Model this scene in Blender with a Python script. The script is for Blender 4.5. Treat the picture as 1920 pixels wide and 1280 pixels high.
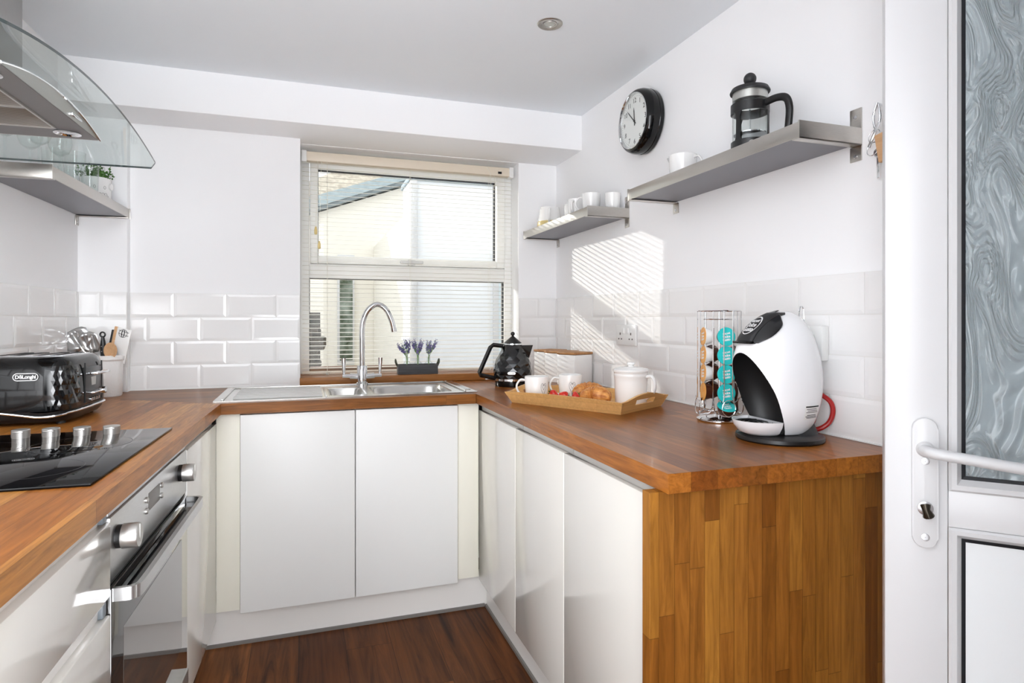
import bpy, bmesh, math, random
from mathutils import Vector, Matrix, noise
PI = math.pi
R = math.radians
random.seed(7)
for o in list(bpy.data.objects): bpy.data.objects.remove(o)
SC = bpy.context.scene
COL = SC.collection

# ------------------------------------------------------------------ camera, sky, sun, exposure
cam = bpy.data.cameras.new('camera'); camo = bpy.data.objects.new('camera', cam); COL.objects.link(camo)
camo.location = (0, 0, 1.21); camo.rotation_euler = (PI/2, 0, -R(18.84))
cam.lens = 21.6; cam.sensor_width = 36; cam.shift_y = -0.02005; cam.clip_start = .02
SC.camera = camo
SKY_FRONT = .72
W = bpy.data.worlds.new('sky'); SC.world = W; W.use_nodes = True
def build_sky(front, lobes):
    """overcast sky: an even glow in front of the house (seen through the window) and glow lobes,
    most of them added behind the camera as fill for the interior"""
    nt = W.node_tree; bg = nt.nodes['Background']; N = nt.nodes.new; K = nt.links.new
    tc = N('ShaderNodeTexCoord'); tot = None
    for axis, amp, lo, hi in [((0, 1, .1), front, -.35, .15)]+lobes:
        dt = N('ShaderNodeVectorMath'); dt.operation = 'DOT_PRODUCT'
        dt.inputs[1].default_value = Vector(axis).normalized(); K(tc.outputs['Generated'], dt.inputs[0])
        mr = N('ShaderNodeMapRange'); mr.interpolation_type = 'SMOOTHSTEP'
        for i, v in enumerate((lo, hi, 0, amp)): mr.inputs[i+1].default_value = v
        K(dt.outputs['Value'], mr.inputs[0])
        if tot is None: tot = mr.outputs[0]
        else:
            ad = N('ShaderNodeMath'); ad.operation = 'ADD'; K(tot, ad.inputs[0]); K(mr.outputs[0], ad.inputs[1]); tot = ad.outputs[0]
    K(tot, bg.inputs[1]); bg.inputs[0].default_value = (.945, .972, 1.01, 1)
build_sky(SKY_FRONT, [((-.85, -1, .16), 5.0, .80, .97), ((0, -1, -1.1), 9.5, .66, .95), ((.5, -1, .05), 10, .86, .98), ((0, -1, .55), 4.6, .86, .98), ((0, .2, 1), 1.35, .2, .8)])  # lobes from behind are added fill to brighten walls, ceiling and cabinets
sun = bpy.data.lights.new('sun', 'SUN'); suno = bpy.data.objects.new('sun', sun); COL.objects.link(suno)
sun.energy = 1.5; sun.angle = R(.55); sun.color = (1, .96, .9)
suno.rotation_euler = Vector((1.02, -1, -.37)).to_track_quat('-Z', 'Y').to_euler()
SC.view_settings.view_transform = 'Standard'; SC.view_settings.look = 'None'
SC.view_settings.exposure = .48; SC.view_settings.gamma = 1
SC.view_settings.use_curve_mapping = False
SC.cycles.max_bounces = 14; SC.cycles.diffuse_bounces = 7; SC.cycles.transparent_max_bounces = 24
SC.cycles.glossy_bounces = 6; SC.cycles.sample_clamp_indirect = 8

# ------------------------------------------------------------------ materials
def lin(c):
    return tuple(((v/255)/12.92 if v/255 <= .04045 else ((v/255+.055)/1.055)**2.4) for v in c)
def mat(name, rgb, rough=.5, metal=0, coat=0, bump=None, spec=None, trans=0, emit=None, sheen=0):
    m = bpy.data.materials.new(name); m.use_nodes = True
    nt = m.node_tree; b = nt.nodes['Principled BSDF']
    b.inputs['Base Color'].default_value = (*lin(rgb), 1)
    b.inputs['Roughness'].default_value = rough; b.inputs['Metallic'].default_value = metal
    b.inputs['Coat Weight'].default_value = coat; b.inputs['Coat Roughness'].default_value = .04
    if spec is not None: b.inputs['Specular IOR Level'].default_value = spec
    if trans: b.inputs['Transmission Weight'].default_value = trans
    if bump:
        tc = nt.nodes.new('ShaderNodeTexCoord'); n = nt.nodes.new('ShaderNodeTexNoise')
        n.inputs['Scale'].default_value = bump[0]; n.inputs['Detail'].default_value = 4
        bp = nt.nodes.new('ShaderNodeBump'); bp.inputs['Strength'].default_value = bump[1]
        bp.inputs['Distance'].default_value = .002
        nt.links.new(tc.outputs['Object'], n.inputs['Vector']); nt.links.new(n.outputs[0], bp.inputs['Height'])
        nt.links.new(bp.outputs[0], b.inputs['Normal'])
    return m
def varied(name, c1, c2, scale, rough=.6, metal=0, stretch=(1, 1, 1), bump=.0, lo=.35, hi=.65):
    m = mat(name, c1, rough, metal); nt = m.node_tree; b = nt.nodes['Principled BSDF']
    tc = nt.nodes.new('ShaderNodeTexCoord'); mp = nt.nodes.new('ShaderNodeMapping'); mp.inputs['Scale'].default_value = stretch
    n = nt.nodes.new('ShaderNodeTexNoise'); n.inputs['Scale'].default_value = scale; n.inputs['Detail'].default_value = 6
    r = nt.nodes.new('ShaderNodeValToRGB'); r.color_ramp.elements[0].position = lo; r.color_ramp.elements[1].position = hi
    r.color_ramp.elements[0].color = (*lin(c1), 1); r.color_ramp.elements[1].color = (*lin(c2), 1)
    L = nt.links.new
    L(tc.outputs['Object'], mp.inputs[0]); L(mp.outputs[0], n.inputs['Vector']); L(n.outputs[0], r.inputs[0]); L(r.outputs[0], b.inputs['Base Color'])
    if bump:
        bp = nt.nodes.new('ShaderNodeBump'); bp.inputs['Strength'].default_value = bump; bp.inputs['Distance'].default_value = .003
        L(n.outputs[0], bp.inputs['Height']); L(bp.outputs[0], b.inputs['Normal'])
    return m
def brushed(name, rgb, rough, stretch):
    m = varied(name, rgb, tuple(min(255, c*1.07) for c in rgb), 60, rough, 1, stretch, .04, .3, .7)
    return m
def wood(name, across, along, w, L, cols, rough=.35, grain=.55, seam=.35, coat=.0, gscale=1, spec=.2):
    """staves laid along one axis: every stave has its own tone, grain runs along it"""
    m = mat(name, (150, 95, 50), rough, coat=coat, spec=spec); nt = m.node_tree; N = nt.nodes.new; K = nt.links.new
    b = nt.nodes['Principled BSDF']
    def mt(op, a, bb=None):
        n = N('ShaderNodeMath'); n.operation = op
        for i, v in enumerate((a, bb)):
            if v is None: continue
            if isinstance(v, (int, float)): n.inputs[i].default_value = v
            else: K(v, n.inputs[i])
        return n.outputs[0]
    tc = N('ShaderNodeTexCoord'); sp = N('ShaderNodeSeparateXYZ'); K(tc.outputs['Object'], sp.inputs[0])
    A = sp.outputs[across]; B = sp.outputs[along]; Cc = sp.outputs[3-across-along]
    aw = mt('DIVIDE', mt('ADD', A, 40*w+.013), w); ia = mt('FLOOR', aw)
    wn = N('ShaderNodeTexWhiteNoise'); wn.noise_dimensions = '1D'; K(ia, wn.inputs['W'])
    bl = mt('ADD', mt('DIVIDE', B, L), mt('MULTIPLY', wn.outputs['Value'], 9)); ib = mt('FLOOR', bl)
    cb = N('ShaderNodeCombineXYZ'); K(ia, cb.inputs[0]); K(ib, cb.inputs[1])
    w2 = N('ShaderNodeTexWhiteNoise'); w2.noise_dimensions = '2D'; K(cb.outputs[0], w2.inputs['Vector'])
    rp = N('ShaderNodeValToRGB'); el = rp.color_ramp.elements
    while len(el) < len(cols): el.new(.5)
    for i, c in enumerate(cols): el[i].position = i/(len(cols)-1); el[i].color = (*lin(c), 1)
    K(w2.outputs['Value'], rp.inputs[0])
    gv = N('ShaderNodeCombineXYZ')
    off = mt('MULTIPLY', w2.outputs['Value'], 37)
    K(mt('ADD', mt('MULTIPLY', A, 70*gscale), off), gv.inputs[0]); K(mt('MULTIPLY', B, 5*gscale), gv.inputs[1]); K(mt('MULTIPLY', Cc, 70*gscale), gv.inputs[2])
    n1 = N('ShaderNodeTexNoise'); n1.inputs['Scale'].default_value = 1; n1.inputs['Detail'].default_value = 7; n1.inputs['Roughness'].default_value = .65; n1.inputs['Distortion'].default_value = .8
    K(gv.outputs[0], n1.inputs['Vector'])
    r2 = N('ShaderNodeValToRGB'); r2.color_ramp.elements[0].position = .3; r2.color_ramp.elements[1].position = .68
    g0 = 1-grain; r2.color_ramp.elements[0].color = (g0, g0*.94, g0*.88, 1); r2.color_ramp.elements[1].color = (1.0, 1.0, 1.0, 1)
    K(n1.outputs[0], r2.inputs[0])
    mx = N('ShaderNodeMix'); mx.data_type = 'RGBA'; mx.blend_type = 'MULTIPLY'; mx.inputs[0].default_value = 1
    K(rp.outputs[0], mx.inputs[6]); K(r2.outputs[0], mx.inputs[7])
    # joints between staves
    fa = mt('FRACT', aw); ea = mt('MINIMUM', fa, mt('SUBTRACT', 1, fa)); la = mt('LESS_THAN', mt('MULTIPLY', ea, w), .0007)
    fb = mt('FRACT', bl); eb = mt('MINIMUM', fb, mt('SUBTRACT', 1, fb)); lb = mt('LESS_THAN', mt('MULTIPLY', eb, L), .0008)
    se = mt('SUBTRACT', 1, mt('MULTIPLY', mt('MAXIMUM', la, lb), seam))
    m2 = N('ShaderNodeMix'); m2.data_type = 'RGBA'; m2.blend_type = 'MULTIPLY'; m2.inputs[0].default_value = 1
    K(mx.outputs[2], m2.inputs[6]); K(se, m2.inputs[7]); K(m2.outputs[2], b.inputs['Base Color'])
    bp = N('ShaderNodeBump'); bp.inputs['Strength'].default_value = .06; bp.inputs['Distance'].default_value = .002
    K(n1.outputs[0], bp.inputs['Height']); K(bp.outputs[0], b.inputs['Normal'])
    return m
def thinglass(name, tint=(1, 1, 1), gloss=1.0, ior=1.5):
    m = bpy.data.materials.new(name); m.use_nodes = True; nt = m.node_tree; nt.nodes.clear()
    N = nt.nodes.new; K = nt.links.new
    out = N('ShaderNodeOutputMaterial'); tr = N('ShaderNodeBsdfTransparent'); tr.inputs[0].default_value = (*tint, 1)
    gl = N('ShaderNodeBsdfGlossy'); gl.inputs['Roughness'].default_value = .02
    fr = N('ShaderNodeLayerWeight'); fr.inputs[0].default_value = .5          # facing: the same from both sides of a pane
    pw = N('ShaderNodeMath'); pw.operation = 'POWER'; pw.inputs[1].default_value = 4.5
    ma = N('ShaderNodeMath'); ma.operation = 'MULTIPLY_ADD'; ma.inputs[1].default_value = .75; ma.inputs[2].default_value = .03
    K(fr.outputs['Facing'], pw.inputs[0]); K(pw.outputs[0], ma.inputs[0])
    mu = N('ShaderNodeMath'); mu.operation = 'MULTIPLY'; mu.inputs[1].default_value = gloss; mu.use_clamp = True
    mx = N('ShaderNodeMixShader')
    K(ma.outputs[0], mu.inputs[0]); K(mu.outputs[0], mx.inputs[0]); K(tr.outputs[0], mx.inputs[1]); K(gl.outputs[0], mx.inputs[2]); K(mx.outputs[0], out.inputs[0])
    return m

M = {}
M['wall'] = mat('wall_paint', (245, 245, 246), .7, bump=(260, .05))
M['ceil'] = mat('ceiling_paint', (234, 238, 242), .8)
M['grout'] = mat('grout', (226, 224, 221), .8)
M['tile'] = mat('white_tile', (238, 237, 236), .12, coat=.3)
M['white_gloss'] = mat('white_gloss_lacquer', (232, 229, 222), .12, coat=.6)
M['cream_matt'] = mat('cream_panel', (238, 235, 222), .45)
M['white_matt'] = mat('white_satin', (236, 236, 234), .4)
M['upvc'] = mat('white_upvc', (212, 212, 213), .3)
M['plinth'] = mat('white_plinth', (232, 229, 225), .2)
M['grey_trim'] = mat('grey_trim', (120, 116, 112), .4)
M['rail'] = mat('handle_rail_grey', (196, 194, 190), .35, .3)
M['endcap'] = mat('grey_endcap', (125, 132, 138), .45)
M['steel'] = brushed('brushed_steel', (190, 186, 180), .28, (1, 1, 30))
M['steel_h'] = brushed('brushed_steel_long', (188, 184, 178), .3, (30, 1, 30))
M['oven_steel'] = brushed('oven_steel', (200, 200, 200), .33, (30, 1, 30))
M['sink_steel'] = brushed('sink_steel', (205, 204, 200), .22, (1, 20, 20))
M['chrome'] = mat('chrome', (225, 226, 228), .06, 1)
M['silver'] = mat('silver_plastic', (196, 194, 190), .32, .85)
M['shelf_grey'] = mat('shelf_grey_underside', (122, 122, 128), .38, .35)
M['black_gloss'] = mat('black_gloss_plastic', (8, 8, 9), .07, spec=.4)
M['black'] = mat('black_plastic', (20, 20, 21), .35)
M['black_soft'] = mat('black_soft_plastic', (34, 34, 36), .5)
M['black_glass'] = mat('black_ceramic_glass', (4, 4, 5), .03, spec=.2)
M['mark'] = mat('hob_marking', (70, 70, 72), .3)
M['ceramic'] = mat('white_ceramic', (240, 239, 237), .12, coat=.3)
M['ceramic_emb'] = mat('white_embossed_ceramic', (238, 237, 235), .3, bump=(90, .9))
M['white_plastic'] = mat('white_glossy_plastic', (242, 242, 244), .1, coat=.4)
M['red'] = mat('red_rubber', (172, 26, 24), .35)
M['ink'] = mat('grey_ink', (96, 90, 88), .6)
M['white_ink'] = mat('white_ink', (236, 236, 236), .5)
M['black_ink'] = mat('black_ink', (18, 18, 18), .6)
M['yellow'] = mat('yellow_glaze', (226, 204, 140), .3)
M['slat'] = mat('cream_blind', (243, 241, 232), .28)
nt_ = M['slat'].node_tree; tl_ = nt_.nodes.new('ShaderNodeBsdfTranslucent'); tl_.inputs[0].default_value = (.93, .91, .85, 1)
mx_ = nt_.nodes.new('ShaderNodeMixShader'); mx_.inputs[0].default_value = .38; ou_ = nt_.nodes['Material Output']
nt_.links.new(nt_.nodes['Principled BSDF'].outputs[0], mx_.inputs[1]); nt_.links.new(tl_.outputs[0], mx_.inputs[2]); nt_.links.new(mx_.outputs[0], ou_.inputs[0])
M['upvc_win'] = mat('white_window_upvc', (246, 246, 244), .3)
M['blind_cream'] = mat('cream_headrail', (226, 214, 196), .4)
M['gasket'] = mat('black_gasket', (16, 18, 24), .5)
M['screw'] = mat('screw_steel', (200, 200, 202), .25, .9)
M['bamboo'] = wood('bamboo', 2, 0, .022, .9, [(214, 164, 98), (230, 182, 118), (222, 172, 106)], .4, .2, .15)
M['lidwood'] = wood('acacia_lid', 0, 1, .02, .4, [(176, 128, 84), (196, 148, 100), (160, 110, 68)], .45, .3)
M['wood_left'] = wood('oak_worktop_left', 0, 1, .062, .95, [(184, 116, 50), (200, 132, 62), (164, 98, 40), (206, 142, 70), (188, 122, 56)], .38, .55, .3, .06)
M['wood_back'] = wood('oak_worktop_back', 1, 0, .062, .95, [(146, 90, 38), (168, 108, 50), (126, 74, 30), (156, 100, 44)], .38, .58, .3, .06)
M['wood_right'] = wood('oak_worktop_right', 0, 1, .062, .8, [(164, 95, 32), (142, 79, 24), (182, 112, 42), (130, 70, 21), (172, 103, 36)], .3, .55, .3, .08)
M['wood_panel'] = wood('oak_end_panel', 0, 2, .036, .52, [(160, 102, 38), (134, 80, 26), (180, 122, 48), (150, 94, 34), (168, 110, 42), (124, 72, 22)], .4, .48, .4)
M['wood_sill'] = wood('oak_sill', 1, 0, .06, .7, [(160, 104, 56), (174, 118, 68)], .35, .45, .3)
M['floor'] = wood('dark_oak_floor', 0, 1, .165, 1.05, [(124, 72, 34), (94, 52, 24), (150, 92, 46), (106, 60, 28), (134, 80, 38), (82, 44, 18)], .5, .84, .9, .0, .34, .2)
M['beech'] = wood('beech', 0, 1, .5, 2, [(222, 182, 142), (214, 172, 130)], .5, .2, 0)
M['glass'] = thinglass('clear_glass', (.97, .985, .98), 1.0)
M['pane'] = thinglass('window_pane', (.98, .99, .985), .7)
M['hood_glass'] = thinglass('green_tinted_glass', (.925, .955, .948), 1.0, 1.5)
M['hood_edge'] = mat('glass_edge_dark', (58, 70, 70), .15)
M['oven_glass'] = mat('smoked_oven_glass', (40, 38, 37), .03, spec=1.0, coat=1.0)
M['leaf'] = varied('leaf_green', (38, 78, 26), (82, 128, 50), 60, .6)
M['stem'] = varied('stem_green', (96, 130, 70), (130, 160, 98), 50, .6)
M['lav'] = varied('lavender_purple', (92, 82, 136), (134, 122, 176), 90, .8)
M['crate'] = varied('dark_grey_wood', (58, 58, 60), (78, 78, 80), 20, .75, 0, (.3, 1, 6), .2)
M['rope'] = varied('dark_rope', (86, 92, 74), (52, 50, 44), 120, .9)
M['croissant'] = varied('croissant_crust', (164, 88, 30), (228, 164, 88), 40, .45, 0, (1, 2.6, 2.6), .35, .3, .7)
M['strawberry'] = varied('strawberry_red', (190, 24, 16), (226, 66, 40), 70, .25, 0, (1, 1, 1), .15)
M['teal'] = mat('teal_foil', (40, 200, 200), .3, .15)
M['orange'] = varied('orange_foil', (226, 150, 40), (238, 178, 96), 40, .3)
M['brown'] = mat('brown_capsule', (70, 34, 20), .3)
M['facet'] = mat('black_faceted_gloss', (10, 11, 13), .06, spec=.7)
M['filter'] = None

def rough_obscure():
    m = bpy.data.materials.new('obscured_door_glass'); m.use_nodes = True; nt = m.node_tree; b = nt.nodes['Principled BSDF']
    b.inputs['Base Color'].default_value = (.69, .78, .81, 1); b.inputs['Roughness'].default_value = .08
    b.inputs['Transmission Weight'].default_value = .72; b.inputs['IOR'].default_value = 1.45
    N = nt.nodes.new; K = nt.links.new
    tc = N('ShaderNodeTexCoord'); n0 = N('ShaderNodeTexNoise'); n0.inputs['Scale'].default_value = 7.0; n0.inputs['Detail'].default_value = 1.5; n0.inputs['Distortion'].default_value = 1.0
    mp = N('ShaderNodeMapping'); mp.inputs['Scale'].default_value = (1.5, 1.5, .55)
    K(tc.outputs['Object'], mp.inputs[0]); K(mp.outputs[0], n0.inputs['Vector'])
    mu = N('ShaderNodeMath'); mu.operation = 'MULTIPLY'; mu.inputs[1].default_value = 165
    sn = N('ShaderNodeMath'); sn.operation = 'SINE'
    K(n0.outputs[0], mu.inputs[0]); K(mu.outputs[0], sn.inputs[0])
    bp = N('ShaderNodeBump'); bp.inputs['Strength'].default_value = .55; bp.inputs['Distance'].default_value = .004
    K(sn.outputs[0], bp.inputs['Height']); K(bp.outputs[0], b.inputs['Normal'])
    return m
M['obscure'] = rough_obscure()
def filter_mat():
    m = mat('grease_filter_mesh', (170, 160, 148), .4, .7); nt = m.node_tree; b = nt.nodes['Principled BSDF']
    N = nt.nodes.new; K = nt.links.new
    tc = N('ShaderNodeTexCoord'); sp = N('ShaderNodeSeparateXYZ'); K(tc.outputs['Object'], sp.inputs[0])
    mu = N('ShaderNodeMath'); mu.operation = 'MULTIPLY'; mu.inputs[1].default_value = 900; K(sp.outputs[1], mu.inputs[0])
    sn = N('ShaderNodeMath'); sn.operation = 'SINE'; K(mu.outputs[0], sn.inputs[0])
    rp = N('ShaderNodeValToRGB'); rp.color_ramp.elements[0].color = (*lin((92, 82, 72)), 1); rp.color_ramp.elements[1].color = (*lin((188, 178, 165)), 1)
    K(sn.outputs[0], rp.inputs[0]); K(rp.outputs[0], b.inputs['Base Color'])
    return m
M['filter'] = filter_mat()

# ------------------------------------------------------------------ mesh helpers
def nb(): return bmesh.new()
def _mi(fs, mi):
    for f in fs: f.material_index = mi
def box(bm, x0, x1, y0, y1, z0, z1, bev=0, seg=2, mi=0, mtx=None):
    r = bmesh.ops.create_cube(bm, size=1); vs = r['verts']
    for v in vs:
        v.co = Vector((x0+(v.co.x+.5)*(x1-x0), y0+(v.co.y+.5)*(y1-y0), z0+(v.co.z+.5)*(z1-z0)))
    fs = {f for v in vs for f in v.link_faces}; _mi(fs, mi)
    if bev:
        es = list({e for v in vs for e in v.link_edges})
        rr = bmesh.ops.bevel(bm, geom=es, offset=bev, segments=seg, profile=.5, affect='EDGES', clamp_overlap=True)
        _mi(rr['faces'], mi); vs = list({v for f in rr['faces'] for v in f.verts} | {v for v in vs if v.is_valid})
        fs = {f for v in vs for f in v.link_faces}; _mi(fs, mi)
    if mtx is not None:
        for v in vs: v.co = mtx @ v.co
    return vs
def lathe(bm, prof, n=32, c=(0, 0, 0), mtx=None, mi=0, a0=0):
    """profile [(r,z),...] turned about Z"""
    rings = []
    for r, z in prof:
        if r < 1e-6: rings.append([bm.verts.new((c[0], c[1], c[2]+z))])
        else: rings.append([bm.verts.new((c[0]+r*math.cos(a0+2*PI*i/n), c[1]+r*math.sin(a0+2*PI*i/n), c[2]+z)) for i in range(n)])
    fs = []
    for a, b in zip(rings, rings[1:]):
        if len(a) == 1 and len(b) == 1: continue
        for i in range(n):
            j = (i+1) % n
            if len(a) == 1: fs.append(bm.faces.new((a[0], b[j], b[i])))
            elif len(b) == 1: fs.append(bm.faces.new((a[i], a[j], b[0])))
            else: fs.append(bm.faces.new((a[i], a[j], b[j], b[i])))
    _mi(fs, mi)
    if mtx is not None:
        for rg in rings:
            for v in rg: v.co = mtx @ v.co
    return rings
def cyl(bm, p0, p1, r0, r1=None, n=20, mi=0, cap=True):
    p0, p1 = Vector(p0), Vector(p1); r1 = r0 if r1 is None else r1
    q = (p1-p0).to_track_quat('Z', 'Y').to_matrix().to_4x4(); mtx = Matrix.Translation(p0) @ q; L = (p1-p0).length
    pr = [(r0, 0), (r1, L)]
    if cap: pr = [(0, 0)]+pr+[(0, L)]
    return lathe(bm, pr, n, mtx=mtx, mi=mi)
def catmull(pts, k=6, closed=False):
    pts = [Vector(p) for p in pts]; out = []; n = len(pts)
    rng = range(n) if closed else range(n-1)
    for i in rng:
        g = (lambda j: pts[j % n]) if closed else (lambda j: pts[max(0, min(n-1, j))])
        p0, p1, p2, p3 = g(i-1), g(i), g(i+1), g(i+2)
        for s in range(k):
            t = s/k
            out.append(.5*((2*p1)+(p2-p0)*t+(2*p0-5*p1+4*p2-p3)*t*t+(3*p1-p0-3*p2+p3)*t**3))
    if not closed: out.append(pts[-1])
    return out
def tube(bm, pts, r, n=10, closed=False, mi=0, flat=None):
    """sweep a circle (or an ellipse, flat=(ra,rb)) along points; r may be a list"""
    pts = [Vector(p) for p in pts]; m = len(pts); rings = []; up = None
    for i, p in enumerate(pts):
        a = pts[(i-1) % m] if (closed or i > 0) else p; b = pts[(i+1) % m] if (closed or i < m-1) else p
        t = (b-a).normalized()
        if up is None:
            up = Vector((0, 0, 1)) if abs(t.z) < .9 else Vector((0, 1, 0))
        s = t.cross(up).normalized(); up = s.cross(t).normalized()
        rr = r[i] if isinstance(r, (list, tuple)) else r
        ra, rb = flat if flat else (rr, rr)
        rings.append([bm.verts.new(p+s*ra*math.cos(2*PI*k/n)+up*rb*math.sin(2*PI*k/n)) for k in range(n)])
    fs = []
    for i in range(m if closed else m-1):
        a, b = rings[i], rings[(i+1) % m]
        for k in range(n):
            j = (k+1) % n; fs.append(bm.faces.new((a[k], a[j], b[j], b[k])))
    if not closed:
        fs.append(bm.faces.new(rings[0][::-1])); fs.append(bm.faces.new(rings[-1]))
    _mi(fs, mi)
    return rings
def prism(bm, poly, axis, a, b, mi=0, bev=0):
    """extrude a 2-D polygon along an axis: the polygon lives in the other two axes (in order)"""
    def P(u, v, w):
        l = [u, v]; l.insert(axis, w); return l
    lo = [bm.verts.new(P(u, v, a)) for u, v in poly]; hi = [bm.verts.new(P(u, v, b)) for u, v in poly]
    n = len(poly); fs = [bm.faces.new(lo), bm.faces.new(hi)]
    for i in range(n): fs.append(bm.faces.new((lo[i], lo[(i+1) % n], hi[(i+1) % n], hi[i])))
    _mi(fs, mi)
    if bev:
        es = list({e for f in fs for e in f.edges}); bmesh.ops.bevel(bm, geom=es, offset=bev, segments=2, profile=.5, affect='EDGES')
    return lo+hi
def xform(bm, mtx):
    bmesh.ops.transform(bm, matrix=mtx, verts=bm.verts)
def obj(name, bm, mats, parent=None, smooth=35, loc=None, mtx=None):
    bmesh.ops.recalc_face_normals(bm, faces=bm.faces)
    me = bpy.data.meshes.new(name); bm.to_mesh(me); bm.free()
    if not isinstance(mats, (list, tuple)): mats = [mats]
    for m in mats: me.materials.append(M[m] if isinstance(m, str) else m)
    if smooth:
        for p in me.polygons: p.use_smooth = True
        me.set_sharp_from_angle(angle=R(smooth))
    o = bpy.data.objects.new(name, me); COL.objects.link(o)
    if parent is not None: o.parent = parent
    if loc is not None: o.location = loc
    if mtx is not None: o.matrix_local = mtx
    return o
def tag(o, label, cat, group=None):
    o['label'] = label; o['category'] = cat
    if group: o['group'] = group
    return o
def thing(name, label, cat, loc=(0, 0, 0), rz=0, group=None, mtx=None):
    o = bpy.data.objects.new(name, None); COL.objects.link(o); o.empty_display_size = .05
    if mtx is not None: o.matrix_world = mtx
    else: o.location = loc; o.rotation_euler = (0, 0, rz)
    return tag(o, label, cat, group)
def struct(name, bm, m, parent=None, smooth=30, **k):
    o = obj(name, bm, m, parent, smooth, **k)
    if parent is None: o['kind'] = 'structure'
    return o
def dup(root, mtx=None, loc=None, label=None, group=None, rz=None):
    r = root.copy(); COL.objects.link(r)
    if loc is not None: r.location = loc
    if rz is not None: r.rotation_euler = (0, 0, rz)
    if mtx is not None: r.matrix_world = mtx
    if label: r['label'] = label
    if group: r['group'] = group
    for ch in list(root.children):
        c = ch.copy(); COL.objects.link(c); c.parent = r
        for g in list(ch.children):
            d = g.copy(); COL.objects.link(d); d.parent = c
    return r
def text(name, s, size, m, parent, mtx, ext=.0004, spacing=1.0, bold=0.0, warp=None):
    cu = bpy.data.curves.new('t', 'FONT'); cu.body = s; cu.size = size; cu.extrude = ext; cu.align_x = 'CENTER'; cu.align_y = 'CENTER'; cu.space_character = spacing
    cu.offset = bold; cu.resolution_u = 4
    to = bpy.data.objects.new('t', cu); COL.objects.link(to)
    dg = bpy.context.evaluated_depsgraph_get(); dg.update()
    me = bpy.data.meshes.new_from_object(to.evaluated_get(dg)); bpy.data.objects.remove(to)
    me.name = name; me.materials.clear(); me.materials.append(M[m])
    if warp:
        for v in me.vertices: v.co = warp(mtx @ v.co)
        mtx = None
    o = bpy.data.objects.new(name, me); COL.objects.link(o); o.parent = parent
    if mtx is not None: o.matrix_local = mtx
    return o
def frame3(o, X, Y, Z):
    return Matrix(((X[0], Y[0], Z[0], o[0]), (X[1], Y[1], Z[1], o[1]), (X[2], Y[2], Z[2], o[2]), (0, 0, 0, 1)))
def face_my(o): return frame3(o, (1, 0, 0), (0, 0, 1), (0, -1, 0))     # a flat thing that faces -y
def face_mx(o): return frame3(o, (0, -1, 0), (0, 0, 1), (-1, 0, 0))    # faces -x
def face_px(o): return frame3(o, (0, 1, 0), (0, 0, 1), (1, 0, 0))      # faces +x
def ring_pts(a, b, n=40, z=0, ex=2.0):
    out = []
    for i in range(n):
        t = 2*PI*i/n; c, s = math.cos(t), math.sin(t)
        out.append((a*math.copysign(abs(c)**(2/ex), c), b*math.copysign(abs(s)**(2/ex), s), z))
    return out
def stadium(bm, w, h, t, mtx=None, n=10, z0=0, mi=0):
    """pill-shaped plate in XY, thickness t along Z"""
    r = h/2; pts = []
    for i in range(n+1): a = -PI/2+PI*i/n; pts.append((w/2-r+r*math.cos(a), r*math.sin(a)))
    for i in range(n+1): a = PI/2+PI*i/n; pts.append((-w/2+r+r*math.cos(a), r*math.sin(a)))
    vs = prism(bm, pts, 2, z0, z0+t, mi)
    if mtx is not None:
        for v in vs: v.co = mtx @ v.co
def pill_frame(bm, w, h, band, t, mtx=None, n=10):
    r = h/2
    def loop(o):
        rr = r-o; p = []
        for i in range(n+1): a = -PI/2+PI*i/n; p.append((w/2-r+rr*math.cos(a), rr*math.sin(a)))
        for i in range(n+1): a = PI/2+PI*i/n; p.append((-w/2+r+rr*math.cos(a), rr*math.sin(a)))
        return p
    A, B = loop(0), loop(band); va = [bm.verts.new((*p, t)) for p in A]; vb = [bm.verts.new((*p, t)) for p in B]
    for i in range(len(A)):
        j = (i+1) % len(A); bm.faces.new((va[i], va[j], vb[j], vb[i]))
    if mtx is not None:
        for v in va+vb: v.co = mtx @ v.co

# frame of the left-hand run (it stands a little out of square with the room)
PH = -R(2.17); OX, OY = -.2794, 2.4436
LM = Matrix.Translation((OX, OY, 0)) @ Matrix.Rotation(PH, 4, 'Z')
def L2W(x, y, z=0): return LM @ Vector((x, y, z))
XR = 1.319; ZC = 2.232

# ------------------------------------------------------------------ room shell
bm = nb(); box(bm, -1.3, 2.2, -.3, 3.2, -.06, 0); struct('floor', bm, 'floor', smooth=0)
bm = nb(); box(bm, -1.3, 2.2, -.15, 3.4, ZC, ZC+.1); struct('ceiling', bm, 'ceil', smooth=0)
# left wall (with the slight skew of that run)
bm = nb(); box(bm, -.78, -.62, -2.55, .85, 0, 2.3); xform(bm, LM); wl = struct('wall_left', bm, 'wall', smooth=0)
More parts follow.
